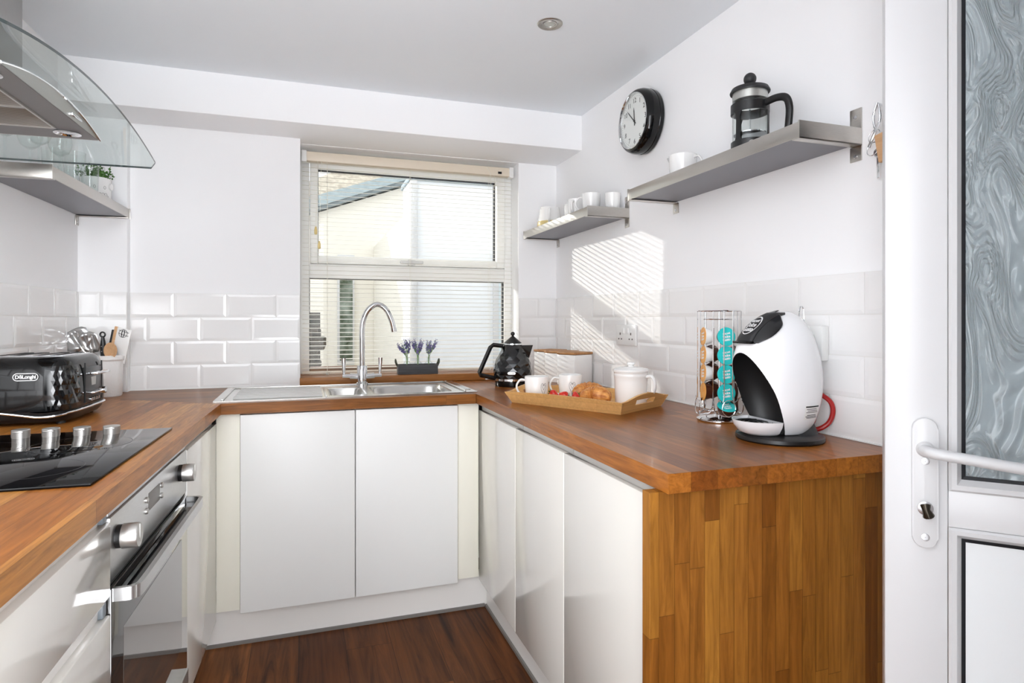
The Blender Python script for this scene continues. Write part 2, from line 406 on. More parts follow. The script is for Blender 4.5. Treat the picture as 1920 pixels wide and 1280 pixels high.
# back wall: left of the window, right pier, below and above the opening
WX0, WX1 = -.0095, 1.1; YB = 3.03; YP = 3.115
bm = nb()
box(bm, -1.2, WX0, YB, 3.36, 0, 2.3)
box(bm, WX1, 1.5, YP, 3.36, 0, 2.3)
box(bm, WX0, WX1, YB, 3.36, 0, .91)
box(bm, WX0, WX1, YP, 3.36, 2.058, 2.3)
wb = struct('wall_back', bm, 'wall', smooth=0)
bm = nb(); box(bm, XR, 1.5, .93, 3.36, 0, 2.3); wr = struct('wall_right', bm, 'wall', smooth=0)
bm = nb(); box(bm, 1.5, 1.75, .93, 1.08, 0, 2.3); struct('wall_return', bm, 'wall', smooth=0)
bm = nb(); box(bm, 1.75, 1.9, -.25, 1.08, 0, 2.3); struct('wall_side', bm, 'wall', smooth=0)
bm = nb(); box(bm, .21, 1.9, -.25, -.12, 0, 2.3); struct('light_block_rear', bm, 'wall', smooth=0)              # unseen wall behind the camera, added to keep light off the door
bm = nb(); box(bm, -1.2, 1.5, 2.79, 3.2, 2.06, 2.3, .004); struct('trim_1', bm, 'wall')            # boxed beam over the window
bm = nb(); box(bm, -.95, -.70, 2.985, 3.1, .0, 2.3, .006); tb = struct('trim_2', bm, 'wall')       # boxed pipe in the left corner
bm = nb(); box(bm, -.715, -.67, 2.985, 3.03, .91, 2.06); bm.free()

def tiles(name, parent, mp, u0, u1, z0, rows, pitch, ph, rh=.1045, joint=.0022, th=.007):
    """running-bond bevelled tiles on a wall; mp(u, z, d) gives the point d in front of the wall"""
    bm = nb()
    g = [bm.verts.new(mp(*q)) for q in ((u0, z0, .001), (u1, z0, .001), (u1, z0+rows*rh, .001), (u0, z0+rows*rh, .001))]
    h = [bm.verts.new(mp(*q)) for q in ((u0, z0, .0045), (u1, z0, .0045), (u1, z0+rows*rh, .0050), (u0, z0+rows*rh, .0050))]
    fs = [bm.faces.new(h)]
    for i in range(4): fs.append(bm.faces.new((g[i], g[(i+1) % 4], h[(i+1) % 4], h[i])))
    _mi(fs, 1)
    for r in range(rows):
        off = ph + (pitch/2 if (rows-1-r) % 2 else 0)
        k = math.floor((u0-off)/pitch)-1
        while off+k*pitch < u1:
            a, b = max(u0, off+k*pitch)+joint/2, min(u1, off+(k+1)*pitch)-joint/2
            ia = .011 if off+k*pitch >= u0 else .002; ib = .011 if off+(k+1)*pitch <= u1 else .002
            k += 1
            if b-a < .008: continue
            c, d = z0+r*rh+joint/2, z0+(r+1)*rh-joint/2
            lo = [bm.verts.new(mp(*q)) for q in ((a, c, .004), (b, c, .004), (b, d, .004), (a, d, .004))]
            md = [bm.verts.new(mp(*q)) for q in ((a, c, .0060), (b, c, .0060), (b, d, .0060), (a, d, .0060))]
            ia, ib = min(ia, (b-a)*.3), min(ib, (b-a)*.3)
            hi = [bm.verts.new(mp(*q)) for q in ((a+ia, c+.011, .0074), (b-ib, c+.011, .0074), (b-ib, d-.011, .0074), (a+ia, d-.011, .0074))]
            for i in range(4):
                j = (i+1) % 4
                bm.faces.new((lo[i], lo[j], md[j], md[i])); bm.faces.new((md[i], md[j], hi[j], hi[i]))
            bm.faces.new(hi)
    return obj(name, bm, ['tile', 'grout'], parent, smooth=5)
TZ = .913
tiles('tile_splashback', wr, lambda u, z, d: (XR-d, u, z), .935, YP, TZ, 4, .2145, 1.154)
tiles('tile_splashback', wb, lambda u, z, d: (u, YB-d, z), -.70, WX0, TZ, 4, .209, -.114)
tiles('tile_splashback', wb, lambda u, z, d: (u, YP-d, z), WX1+.001, XR, TZ, 4, .209, 1.21)
tiles('tile_splashback', tb, lambda u, z, d: (u, 2.985-d, z), -.90, -.70, TZ, 4, .209, -.80)
tiles('tile_splashback', wl, lambda u, z, d: L2W(-.62+d, u, z), -1.9, .53, TZ, 4, .209, .07)
bm = nb()                                                                # bead of sealant where tiles meet the tops
box(bm, XR-.010, XR-.0005, .935, YP, .9105, .9145); obj('sealant_bead', bm, 'white_matt', wr, 0)
bm = nb(); box(bm, -.70, WX0, YB-.010, YB-.0005, .9105, .9145); obj('sealant_bead', bm, 'white_matt', wb, 0)

# ------------------------------------------------------------------ window, sill, blind
win = bpy.data.objects.new('window_1', None); COL.objects.link(win); win['kind'] = 'structure'; win.location = (.545, 3.25, .9)
def wpart(name, bm, m, smooth=30):
    xform(bm, Matrix.Translation((-.545, -3.25, -.9))); return obj(name, bm, m, win, smooth)
bm = nb(); FY0, FY1 = 3.235, 3.30
box(bm, WX0, .033, FY0, FY1, .91, 2.06, .004); box(bm, 1.0588, WX1, FY0, FY1, .91, 2.06, .004)
box(bm, .033, 1.0588, FY0, FY1, .91, .945, .004); box(bm, .033, 1.0588, FY0, FY1, 2.012, 2.06, .004)
box(bm, .033, 1.0588, FY0, FY1, 1.425, 1.497, .004)
wpart('window_frame', bm, 'upvc_win')
bm = nb()
box(bm, .036, .074, 3.215, 3.28, 1.499, 2.01, .006); box(bm, 1.009, 1.056, 3.215, 3.28, 1.499, 2.01, .006)
box(bm, .074, 1.009, 3.215, 3.28, 1.499, 1.538, .006); box(bm, .074, 1.009, 3.215, 3.28, 1.972, 2.01, .006)
wpart('opening_sash', bm, 'upvc_win')
bm = nb(); box(bm, .074, 1.009, 3.262, 3.266, 1.538, 1.972); box(bm, .033, 1.0588, 3.268, 3.272, .945, 1.425); wpart('glass_pane', bm, 'pane', 0)
bm = nb()
for x0, x1, z0, z1 in ((.074, 1.009, 1.538, 1.972), (.033, 1.0588, .945, 1.425)):
    box(bm, x0, x0+.003, 3.25, 3.275, z0, z1); box(bm, x1-.005, x1, 3.25, 3.275, z0, z1); box(bm, x0, x1, 3.25, 3.275, z1-.004, z1)
wpart('glazing_gasket', bm, 'gasket', 0)
bm = nb(); box(bm, .48, .60, 3.19, 3.216, 1.508, 1.524, .005); box(bm, .52, .56, 3.2, 3.216, 1.50, 1.53, .004); wpart('window_handle', bm, 'upvc')
bm = nb(); box(bm, WX0-.002, 1.099, 3.002, 3.24, .9105, .946, .004); tag(obj('window_sill', bm, 'wood_sill'), 'oak window sill behind the sink below the blind', 'window sill')

bl = thing('venetian_blind', 'cream venetian blind with open slats across the kitchen window', 'blind', (.54, 3.17, .95))
def bpart(name, bm, m, smooth=30, parent=bl):
    xform(bm, Matrix.Translation((-.54, -3.17, -.95))); return obj(name, bm, m, parent, smooth)
BX0, BX1 = -.004, 1.083
bm = nb(); box(bm, BX0+.02, BX1-.02, 3.148, 3.19, 1.99, 2.036, .004); bpart('headrail', bm, 'blind_cream')
for a, b in ((BX0, BX0+.024), (BX1-.024, BX1)):
    bm = nb(); box(bm, a, b, 3.143, 3.192, 1.984, 2.04, .003); bpart('headrail_bracket', bm, 'white_matt')
bm = nb(); N = 47; ti = R(7)
for k in range(N):
    z = .978+k*(1.005/(N-1)); prev = None
    for i in range(5):
        s = -1+i*.5; yy = 3.17+s*.0125*math.cos(ti); zz = z+s*.0125*math.sin(ti)+.0016*(1-s*s)
        cur = (bm.verts.new((BX0+.003, yy, zz)), bm.verts.new((BX1-.003, yy, zz)))
        if prev: bm.faces.new((prev[0], prev[1], cur[1], cur[0]))
        prev = cur
so = bpart('slats', bm, 'slat', 60)
bm = nb(); box(bm, BX0+.002, BX1-.002, 3.157, 3.183, .950, .962, .003); bpart('bottom_rail', bm, 'blind_cream')
for x in (.117, .527, .951):
    bm = nb()
    for y in (3.156, 3.184): cyl(bm, (x, y, .955), (x, y, 1.995), .0007, n=6)
    cyl(bm, (x, 3.152, .945), (x, 3.152, .958), .006, n=12); bpart('ladder_cord', bm, 'slat')
for x, z in ((.062, 1.658), (.078, 1.588)):
    bm = nb(); cyl(bm, (x, 3.146, z), (x+.01, 3.15, 2.0), .0008, n=6); c = bpart('pull_cord', bm, 'slat')
    bm = nb(); lathe(bm, [(0, .012), (.004, .012), (.0075, -.006), (.0075, -.022), (.004, -.026), (0, -.026)], 14, (x, 3.146, z)); bpart('cord_tassel', bm, 'yellow', parent=c)
bm = nb(); tube(bm, catmull([(.93, 3.146, 2.03), (.95, 3.14, 1.995), (.955, 3.142, 1.93), (.965, 3.142, 1.91), (.975, 3.142, 1.95), (.97, 3.142, 1.99)]), .0009, 6); bpart('cord_loop', bm, 'slat')
bm = nb(); box(bm, .995, 1.015, 3.1455, 3.148, 2.0, 2.012); bpart('cord_lock', bm, 'black')

# ------------------------------------------------------------------ worktops and end panel
bm = nb(); prism(bm, [(-.6195, .405), (-.6195, -2.6), (0, -2.6), (0, 0)], 2, .870, .910)
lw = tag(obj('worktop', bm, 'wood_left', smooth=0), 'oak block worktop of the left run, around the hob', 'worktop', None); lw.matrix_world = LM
bm = nb()
p0 = L2W(-.0004, .0012); p2 = L2W(-.6195, .4065)
prism(bm, [(p0.x, p0.y), (.6768, 2.4436), (.6768, YB-.001), (WX0, YB-.001), (-.6995, YB-.001), (-.6995, 2.984), (L2W(-.6195, .53).x, 2.984), (p2.x, p2.y)], 2, .870, .910)
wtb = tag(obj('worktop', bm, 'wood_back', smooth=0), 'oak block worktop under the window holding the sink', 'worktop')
bm = nb(); box(bm, .19-.095, .19+.43, 2.73-.20, 2.73+.135, .8, 1.0); ct = obj('cut', bm, 'wood_back', smooth=0)
md = wtb.modifiers.new('b', 'BOOLEAN'); md.object = ct; md.operation = 'DIFFERENCE'; md.solver = 'EXACT'
bpy.context.evaluated_depsgraph_get().update(); wme = bpy.data.meshes.new_from_object(wtb.evaluated_get(bpy.context.evaluated_depsgraph_get()))
wtb.modifiers.clear(); wtb.data = wme; bpy.data.objects.remove(ct)
bm = nb(); prism(bm, [(.678, 1.040), (1.3175, 1.040), (1.3175, YP-.001), (1.1, YP-.001), (1.0995, YB-.001), (.678, YB-.001)], 2, .870, .910, bev=.0012)
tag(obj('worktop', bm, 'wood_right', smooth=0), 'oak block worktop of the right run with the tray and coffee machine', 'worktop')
bm = nb(); box(bm, .650, 1.3175, 1.062, 1.09, 0, .8695, .001); tag(obj('end_panel', bm, 'wood_panel', smooth=0), 'upright oak end panel closing the right-hand cabinet run', 'panel')

# ------------------------------------------------------------------ cabinets
def cab(name, label, x0, x1, y0, y1, z0=.15, z1=.868, cat='cabinet', mtx=None, group=None):
    c = thing(name, label, cat, mtx=(mtx if mtx is not None else Matrix()) @ Matrix.Translation(((x0+x1)/2, (y0+y1)/2, z0)))
    c['_o'] = ((x0+x1)/2, (y0+y1)/2, z0)
    return c
def cpart(c, name, bm, m, smooth=30, parent=None):
    xform(bm, Matrix.Translation(-Vector(c['_o']))); return obj(name, bm, m, parent or c, smooth)
# sink base unit (two doors)
c = cab('sink_cabinet', 'white two-door base cabinet under the sink', -.217, .6045, 2.46, 3.0)
bm = nb(); box(bm, -.217, .6045, 2.483, 2.56, .15, .866); box(bm, -.217, -.2, 2.483, 3.0, .15, .866); box(bm, .588, .6045, 2.483, 3.0, .15, .866); box(bm, -.2, .588, 2.56, 3.0, .15, .17); cpart(c, 'carcass', bm, 'white_matt', 0)
for a, b in ((-.2165, .1935), (.197, .604)):
    bm = nb(); box(bm, a, b, 2.458, 2.481, .135, .864, .0025); d = cpart(c, 'door', bm, 'white_matt')
# corner fillers
for a, b, lab, x2 in ((-.2985, -.2185, 'cream corner filler panel left of the sink cabinet', 0), (.606, .6975, 'cream corner filler panel right of the sink cabinet', 0)):
    bm = nb(); box(bm, a, b, 2.476, 2.50, .142, .868, .001); tag(obj('filler_panel', bm, 'cream_matt'), lab, 'panel')
bm = nb(); box(bm, -.35, .757, 2.51, 2.53, .0, .15); k = tag(obj('kickboard', bm, 'plinth', smooth=0), 'white kickboard under the sink cabinet', 'kickboard')
bm = nb(); box(bm, -.35, .732, 2.503, 2.51, .0, .012); obj('floor_seal', bm, 'grey_trim', k, 0)
# right run
for y0, y1, lab in ((2.0135, 2.4745, 'white gloss corner cabinet beside the sink unit, narrowest-looking door of the right run'), (1.5965, 2.0105, 'white gloss cabinet in the middle of the right run'), (1.0925, 1.5935, 'white gloss cabinet of the right run beside the oak end panel')):
    c = cab('base_cabinet', lab, .70, 1.3, y0, y1)
    bm = nb(); box(bm, .722, .74, y0+.001, y1-.001, .15, .826); box(bm, .74, 1.3, y0+.001, y0+.016, .15, .866); box(bm, .74, 1.3, y1-.016, y1-.001, .15, .866); box(bm, .74, 1.3, y0+.016, y1-.016, .15, .166); cpart(c, 'carcass', bm, 'white_matt', 0)
    bm = nb(); box(bm, .698, .72, y0, y1, .13, .838, .0025); cpart(c, 'door', bm, 'white_gloss')
for y0, y1, lab in ((1.97, 2.4745, 'grey handle rail above the right-run corner cabinet'), (1.5585, 1.967, 'grey handle rail above the middle right-run cabinet'), (1.0925, 1.5555, 'grey handle rail above the right-run cabinet by the end panel')):
    bm = nb(); prism(bm, [(.703, .868), (.703, .865), (.712, .858), (.7125, .8385), (.7385, .8385), (.7385, .868)], 1, y0, y1); tag(obj('handle_rail', bm, 'rail'), lab, 'rail')
bm = nb(); box(bm, .74, .758, 1.0925, 2.50, 0, .148); k = tag(obj('kickboard', bm, 'plinth', smooth=0), 'white kickboard under the right-hand cabinets', 'kickboard')
bm = nb(); box(bm, .732, .74, 1.0925, 2.50, 0, .012); obj('floor_seal', bm, 'grey_trim', k, 0)
# left run: tall gloss door past the oven
c = cab('base_cabinet', 'white gloss cabinet between the oven and the sink corner', -.6, -.02, -.447, .03, mtx=LM)
bm = nb(); box(bm, -.6, -.045, -.446, -.43, .15, .866); box(bm, -.06, -.042, -.43, .029, .15, .826); box(bm, -.6, -.06, .013, .029, .15, .866); cpart(c, 'carcass', bm, 'white_matt', 0)
bm = nb(); box(bm, -.042, -.02, -.447, .03, .11, .834, .0025); cpart(c, 'door', bm, 'white_gloss')
bm = nb(); prism(bm, [(-.025, .868), (-.025, .865), (-.034, .858), (-.0345, .8345), (-.0585, .8345), (-.0585, .868)], 1, -.447, .03)
h = tag(obj('handle_rail', bm, 'rail'), 'grey handle rail above the cabinet beyond the oven', 'rail'); h.matrix_world = LM
bm = nb(); box(bm, -.08, -.062, -1.8, .10, 0, .105); k = tag(obj('kickboard', bm, 'plinth', smooth=0), 'white kickboard under the left-hand cabinets and oven', 'kickboard'); k.matrix_world = LM
# drawer unit by the camera
c = cab('drawer_cabinet', 'white gloss drawer cabinet nearest the camera, left of the oven', -.6, -.02, -1.75, -1.107, mtx=LM)
bm = nb(); box(bm, -.075, -.06, -1.75, -1.1085, .15, .866); box(bm, -.6, -.075, -1.125, -1.1085, .15, .866); cpart(c, 'carcass', bm, 'white_matt', 0)
for z0, z1 in ((.692, .832), (.418, .658), (.13, .384)):
    bm = nb(); box(bm, -.043, -.02, -1.75, -1.107, z0, z1, .003); cpart(c, 'drawer', bm, 'white_gloss')
for z in (.865, .6905, .4165):
    bm = nb(); prism(bm, [(-.024, z), (-.024, z-.003), (-.034, z-.008), (-.0355, z-.034), (-.0595, z-.034), (-.0595, z)], 1, -1.75, -1.128); rl = cpart(c, 'handle_rail', bm, 'plinth')
    bm = nb(); box(bm, -.058, -.026, -1.128, -1.108, z-.033, z, .004); cpart(c, 'rail_end_cap', bm, 'endcap', parent=c)

# ------------------------------------------------------------------ oven
ov = thing('built_in_oven', 'stainless steel built-in oven with smoked glass door in the left run', 'oven', mtx=LM @ Matrix.Translation((-.016, -.777, 0)))
bm = nb(); box(bm, -.56, -.03, -.322, .322, .112, .866); obj('oven_body', bm, 'black', ov, 0)
Y0, Y1 = -.3265, .3265
bm = nb(); box(bm, -.03, -.006, Y0, Y1, .715, .838, .002); obj('control_panel', bm, 'oven_steel', ov)
bm = nb(); box(bm, -.03, -.010, Y0, Y1, .840, .868, .001); obj('top_trim', bm, 'oven_steel', ov)
for y in (-.285, .235):
    bm = nb(); cyl(bm, (-.006, y, .790), (.004, y, .790), .0225, n=28); k = obj('control_knob', bm, 'black', ov)
    bm = nb(); mt = frame3((.004, y, .790), (0, 1, 0), (0, 0, 1), (1, 0, 0)); lathe(bm, [(.024, 0), (.024, .026), (.0225, .029), (0, .029)], 32, mtx=mt); obj('knob_cap', bm, 'silver', k)
    bm = nb(); box(bm, .0325, .0345, y-.003, y+.003, .782, .812, .001); obj('knob_grip', bm, 'silver', k)
bm = nb(); box(bm, -.007, -.0045, -.068, .026, .775, .815, .001); obj('display', bm, 'grey_trim', ov)
for y, z in ((-.09, .806), (-.09, .781), (.043, .806), (.043, .781)):
    bm = nb(); mt = frame3((-.006, y, z), (0, 1, 0), (0, 0, 1), (1, 0, 0)); lathe(bm, [(.0068, 0), (.0068, .004), (.005, .0055), (0, .0055)], 20, mtx=mt); obj('button', bm, 'silver', ov)
bm = nb(); box(bm, -.03, -.0115, Y0, Y1, .705, .715); obj('vent_gap', bm, 'black_ink', ov, 0)
bm = nb(); box(bm, -.03, -.004, Y0, Y1, .205, .703, .002); od = obj('oven_door', bm, 'oven_glass', ov)
bm = nb(); box(bm, -.004, -.0034, -.255, .255, .30, .60); obj('inner_window', bm, mat('oven_inner_glass', (86, 82, 79), .03, spec=1, coat=1), od, 0)
bm = nb(); box(bm, -.028, -.001, Y0, Y1, .155, .203, .002); obj('lower_trim', bm, 'oven_steel', ov)
bm = nb(); box(bm, -.028, -.004, Y0, Y1, .118, .153, .002); obj('lower_panel', bm, 'white_gloss', ov)
# deep bridge handle with open sides
hz0, hz1 = .672, .703
pts = [(-.004, -.3), (.038, -.3), (.058, -.275), (.058, .275), (.038, .3), (-.004, .3)]
path = catmull([(-.004, -.316, .690), (.022, -.316, .690), (.031, -.308, .690), (.037, -.285, .690), (.037, -.1, .690), (.037, .1, .690), (.037, .285, .690), (.031, .308, .690), (.022, .316, .690), (-.004, .316, .690)], 5)
bm = nb(); prev = None
for i, p in enumerate(path):
    a = path[max(0, i-1)]; b = path[min(len(path)-1, i+1)]; t = (b-a).normalized(); s = Vector((t.y, -t.x, 0)) * .005
    cur = [bm.verts.new(p+s+Vector((0, 0, .0125))), bm.verts.new(p-s+Vector((0, 0, .0125))), bm.verts.new(p-s-Vector((0, 0, .0125))), bm.verts.new(p+s-Vector((0, 0, .0125)))]
    if prev:
        for q in range(4): bm.faces.new((prev[q], prev[(q+1) % 4], cur[(q+1) % 4], cur[q]))
    else: bm.faces.new(cur)
    prev = cur
bm.faces.new(prev)
ha = obj('oven_handle', bm, 'oven_steel', ov, 40)
bm = nb(); box(bm, -.002, .032, -.305, .305, .682, .688); obj('handle_shelf', bm, 'black_gloss', ha, 0)

# ------------------------------------------------------------------ hob
hb = thing('ceramic_hob', 'black ceramic hob set into the left worktop with four silver knobs', 'hob', mtx=LM @ Matrix.Translation((-.293, -.841, .910)))
bm = nb(); box(bm, -.253, .253, -.305, .305, .0005, .006, .0018); obj('glass_plate', bm, 'black_glass', hb)
for x, y, r in ((-.11, .10, .09), (.10, .11, .105), (.10, -.15, .09), (-.12, -.16, .105)):
    bm = nb(); a = ring_pts(r, r, 64, .0062); b = ring_pts(r-.0012, r-.0012, 64, .0062)
    va = [bm.verts.new((p[0]+x, p[1]+y, p[2])) for p in a]; vb = [bm.verts.new((p[0]+x, p[1]+y, p[2])) for p in b]
    for i in range(64): bm.faces.new((va[i], va[(i+1) % 64], vb[(i+1) % 64], vb[i]))
    obj('heating_zone_ring', bm, 'mark', hb, 0)
for x in (-.0768, -.0119, .0563, .1231):
    bm = nb(); lathe(bm, [(0, .006), (.0185, .006), (.0185, .0082), (.0195, .0082), (.0195, .0255), (.018, .027), (0, .027)], 36, (x, .248, 0)); k = obj('hob_knob', bm, 'silver', hb)
    bm = nb(); box(bm, x-.012, x+.012, .2275, .230, .021, .0232, .0008); obj('knob_grip', bm, 'silver', k)

# ------------------------------------------------------------------ extractor hood
hd = thing('cooker_hood', 'steel extractor hood with curved glass canopy above the hob', 'hood', mtx=LM @ Matrix.Translation((-.62, -.80, 1.678)))
bm = nb(); HW = .5; prev = None; n = 28; XF = .49
def arcz(y, rise=.062, hw=HW): return rise*(1-(y/hw)**2)
for i in range(n+1):
    y = -HW+2*HW*i/n; z = arcz(y); xf = XF-.02*(1-min(1, (HW-abs(y))/.03))**2
    nz = Vector((0, 2*.062*y/HW**2, 1)).normalized()*.006
    cur = [bm.verts.new(Vector(q)) for q in ((.002, y, z), (xf, y, z))] + [bm.verts.new(Vector(q)+nz) for q in ((xf, y, z), (.002, y, z))]
    if prev:
        for q in range(4):
            f = bm.faces.new((prev[q], prev[(q+1) % 4], cur[(q+1) % 4], cur[q])); f.material_index = 1 if q == 1 else 0
    else: f = bm.faces.new(cur); f.material_index = 1
    prev = cur
f = bm.faces.new(prev); f.material_index = 1
obj('glass_canopy', bm, ['hood_glass', 'hood_edge'], hd, 40)
bm = nb(); BW = .262; n = 24; lo = []; hi = []           # bow-fronted steel body hung under the glass
pts = [(-BW, .014)] + [(-BW+2*BW*i/n, .014+.036*(1-(-1+2*i/n)**2)) for i in range(1, n)] + [(BW, .014)]
prism(bm, pts, 0, .02, .405); obj('hood_body', bm, brushed('hood_steel', (186, 184, 180), .3, (1, 30, 30)), hd, 25)
bm = nb(); tube(bm, [(.407, y, z+.001) for y, z in pts], .0028, 8); obj('chrome_trim', bm, 'chrome', hd)
bm = nb(); box(bm, .02, .404, -BW+.01, BW-.01, .0125, .0145); obj('hood_underside', bm, mat('hood_underside_steel', (132, 130, 130), .45, .6), hd, 0)
for y0, y1 in ((-.185, -.005), (.005, .15)):
    bm = nb(); box(bm, .05, .34, y0, y1, .010, .0125, .001); fl = obj('grease_filter', bm, 'filter', hd)
    bm = nb()
    for a in ((.045, .345, y0-.006, y0), (.045, .345, y1, y1+.006), (.045, .05, y0, y1), (.34, .345, y0, y1)): box(bm, *a, .0085, .0125)
    obj('filter_frame', bm, 'silver', fl, 0)
    bm = nb(); box(bm, .18, .22, y1-.03, y1-.012, .0085, .0105, .001); obj('filter_latch', bm, 'black_soft', fl)
for y in (-.205, .195):
    bm = nb(); lathe(bm, [(0, .0125), (.028, .0125), (.03, .009), (.022, .008), (.018, .011), (0, .011)], 28, (.355, y, 0)); obj('hood_lamp', bm, 'chrome', hd)
bm = nb(); box(bm, .404, .41, .07, .13, .022, .030, .002); obj('switch_bar', bm, 'chrome', hd)
bm = nb(); box(bm, .002, .285, -.13, .13, .066, .5535, .002); obj('chimney', bm, brushed('chimney_steel', (160, 158, 156), .34, (30, 30, 1)), hd)

# ------------------------------------------------------------------ sink and tap
sk = thing('kitchen_sink', 'stainless steel one and a half bowl sink with left drainer', 'sink', (.19, 2.73, .910))
SX0, SX1, SY0, SY1 = -.498, .505, -.235, .245
bm = nb()
def grid_plate(bm, xs, ys, holes, z):
    vv = {}
    for i, x in enumerate(xs):
        for j, y in enumerate(ys): vv[i, j] = bm.verts.new((x, y, z))
    for i in range(len(xs)-1):
        for j in range(len(ys)-1):
            cx, cy = (xs[i]+xs[i+1])/2, (ys[j]+ys[j+1])/2
            if any(a < cx < b and c < cy < d for a, b, c, d in holes): continue
            bm.faces.new((vv[i, j], vv[i+1, j], vv[i+1, j+1], vv[i, j+1]))
b1 = (-.09, .06, -.185, .10); b2 = (.085, .425, -.195, .13)
grid_plate(bm, [SX0, -.09, .06, .085, .425, SX1], [SY0, -.195, -.185, .10, .13, SY1], [(b1[0], b1[1], b1[2], b1[3]), (b2[0], b2[1], b2[2], b2[3])], .0035)
for x0, x1, y0, y1 in ((SX0, SX1, SY0-.004, SY0), (SX0, SX1, SY1, SY1+.004), (SX0-.004, SX0, SY0, SY1), (SX1, SX1+.004, SY0, SY1)): box(bm, x0, x1, y0, y1, .0003, .0036)
obj('sink_top', bm, 'sink_steel', sk, 0)
for b, dz in ((b1, .10), (b2, .155)):
    bm = nb(); rings = []
    for z, ins, ex in ((.0035, 0, 60), (.002, .006, 8), (-.01, .010, 6), (-dz+.02, .02, 6), (-dz+.004, .03, 5), (-dz, .05, 5)):
        cx, cy = (b[0]+b[1])/2, (b[2]+b[3])/2
        rings.append([bm.verts.new((cx+p[0], cy+p[1], z)) for p in ring_pts((b[1]-b[0])/2-ins, (b[3]-b[2])/2-ins, 48, 0, ex)])
    for a, c2 in zip(rings, rings[1:]):
        for i in range(48): bm.faces.new((a[i], a[(i+1) % 48], c2[(i+1) % 48], c2[i]))
    bm.faces.new(rings[-1]); obj('sink_bowl', bm, 'sink_steel', sk)
bm = nb()
for k in range(8):
    y = -.185+k*.045; prism(bm, [(y-.007, .0036), (y-.003, .0105), (y+.003, .0105), (y+.007, .0036)], 0, SX0+.06, -.115)
obj('drainer_ridges', bm, 'sink_steel', sk, 20)
bm = nb(); box(bm, SX0+.02, SX1-.03, SY1-.045, SY1-.035, .0035, .009, .002); box(bm, SX0+.02, SX0+.03, SY0+.02, SY1-.04, .0035, .008, .002); box(bm, .455, .465, SY0+.02, SY1-.04, .0035, .009, .002); box(bm, -.105, -.098, SY0+.01, .12, .0035, .007, .002)
obj('raised_rim', bm, 'sink_steel', sk)
bm = nb()
for k in range(4): box(bm, .472+k*.008, .476+k*.008, -.15, .18, .0036, .0055)
obj('end_ridges', bm, 'chrome', sk, 0)

tp = thing('kitchen_tap', 'tall chrome swan-neck mixer tap behind the sink bowls', 'tap', (.2612, 2.91, .9135))
bm = nb(); lathe(bm, [(0, 0), (.026, 0), (.026, .012), (.023, .014), (.023, .088), (.021, .091), (0, .091)], 32); obj('tap_body', bm, 'chrome', tp)
arch = [(0, 0, .09), (0, 0, .16), (0, 0, .245), (.006, 0, .30), (.028, 0, .348), (.068, 0, .374), (.108, 0, .352), (.134, 0, .30), (.144, 0, .262)]
bm = nb(); tube(bm, catmull(arch, 6), .0125, 16); sp = obj('spout', bm, 'chrome', tp)
bm = nb(); cyl(bm, (.1435, 0, .264), (.147, 0, .246), .0135, n=20); obj('aerator', bm, 'chrome', sp)
for s in (-1, 1):
    bm = nb(); cyl(bm, (s*.02, 0, .042), (s*.055, 0, .044), .013, n=20); cyl(bm, (s*.055, 0, .044), (s*.088, 0, .045), .0085, n=20); obj('valve_arm', bm, 'chrome', tp)
    bm = nb(); cyl(bm, (s*.08, 0, .044), (s*.081, 0, .062), .006, n=16); cyl(bm, (s*.081, 0, .06), (s*.083, 0, .126), .006, .0105, n=18); obj('lever', bm, 'chrome', tp)

# ------------------------------------------------------------------ toaster
LR = random.Random(21)
def lattice(bm, P, rows, cols, amp, closed=False, mi=0, tri=True):
    """diamond facets: rows of points, every other row shifted by half a cell, every third point pushed out"""
    g = []
    for j in range(rows+1):
        row = []
        n = cols if closed else cols+1
        for i in range(n):
            u = (i+(.5 if j % 2 else 0))/cols
            if not closed: u = min(max(u, 0), 1)
            edge = (j in (0, rows)) or (not closed and i in (0, n-1))
            row.append(bm.verts.new(P(u, j/rows, 0 if edge else amp*LR.uniform(-1, 1))))
        g.append(row)
    for j in range(rows):
        n = len(g[j]); last = n if closed else n-1
        for i in range(last):
            k = (i+1) % n
            a, b, c, d = g[j][i], g[j][k], g[j+1][k], g[j+1][i]
            try:
                if j % 2 == 0: f1 = bm.faces.new((a, b, d)); f2 = bm.faces.new((b, c, d))
                else: f1 = bm.faces.new((a, b, c)); f2 = bm.faces.new((a, c, d))
                f1.material_index = f2.material_index = mi
            except ValueError: pass
    return g
TA, TB = .133, .178
ts = thing('toaster', 'black four-slice toaster with faceted corner behind the hob', 'toaster', mtx=LM @ Matrix.Translation((-.472, -.207, .910)))
def sup(a, b, t, ex=5):
    c, s = math.cos(t), math.sin(t)
    return Vector((a*math.copysign(abs(c)**(2/ex), c), b*math.copysign(abs(s)**(2/ex), s), 0))
bm = nb(); rings = []
lev = [(.043, 1.0), (.06, 1.005), (.10, 1.0), (.14, .985), (.165, .962), (.182, .92), (.192, .86), (.196, .78)]
def tsc(z):
    for (z0, s0), (z1, s1) in zip(lev, lev[1:]):
        if z0 <= z <= z1: return s0+(s1-s0)*(z-z0)/(z1-z0)
    return 1
for z, sc in lev: rings.append([bm.verts.new(sup(TA*sc, TB*sc, 2*PI*i/72)+Vector((0, 0, z))) for i in range(72)])
for a, b in zip(rings, rings[1:]):
    for i in range(72): bm.faces.new((a[i], a[(i+1) % 72], b[(i+1) % 72], b[i]))
bm.faces.new(rings[-1]); obj('toaster_body', bm, 'black_gloss', ts)
bm = nb()
def wave(p): return .036+.009*math.cos(PI*(p.x+.06)/.13)*(1 if abs(p.x) < .12 else .4)
rings = []
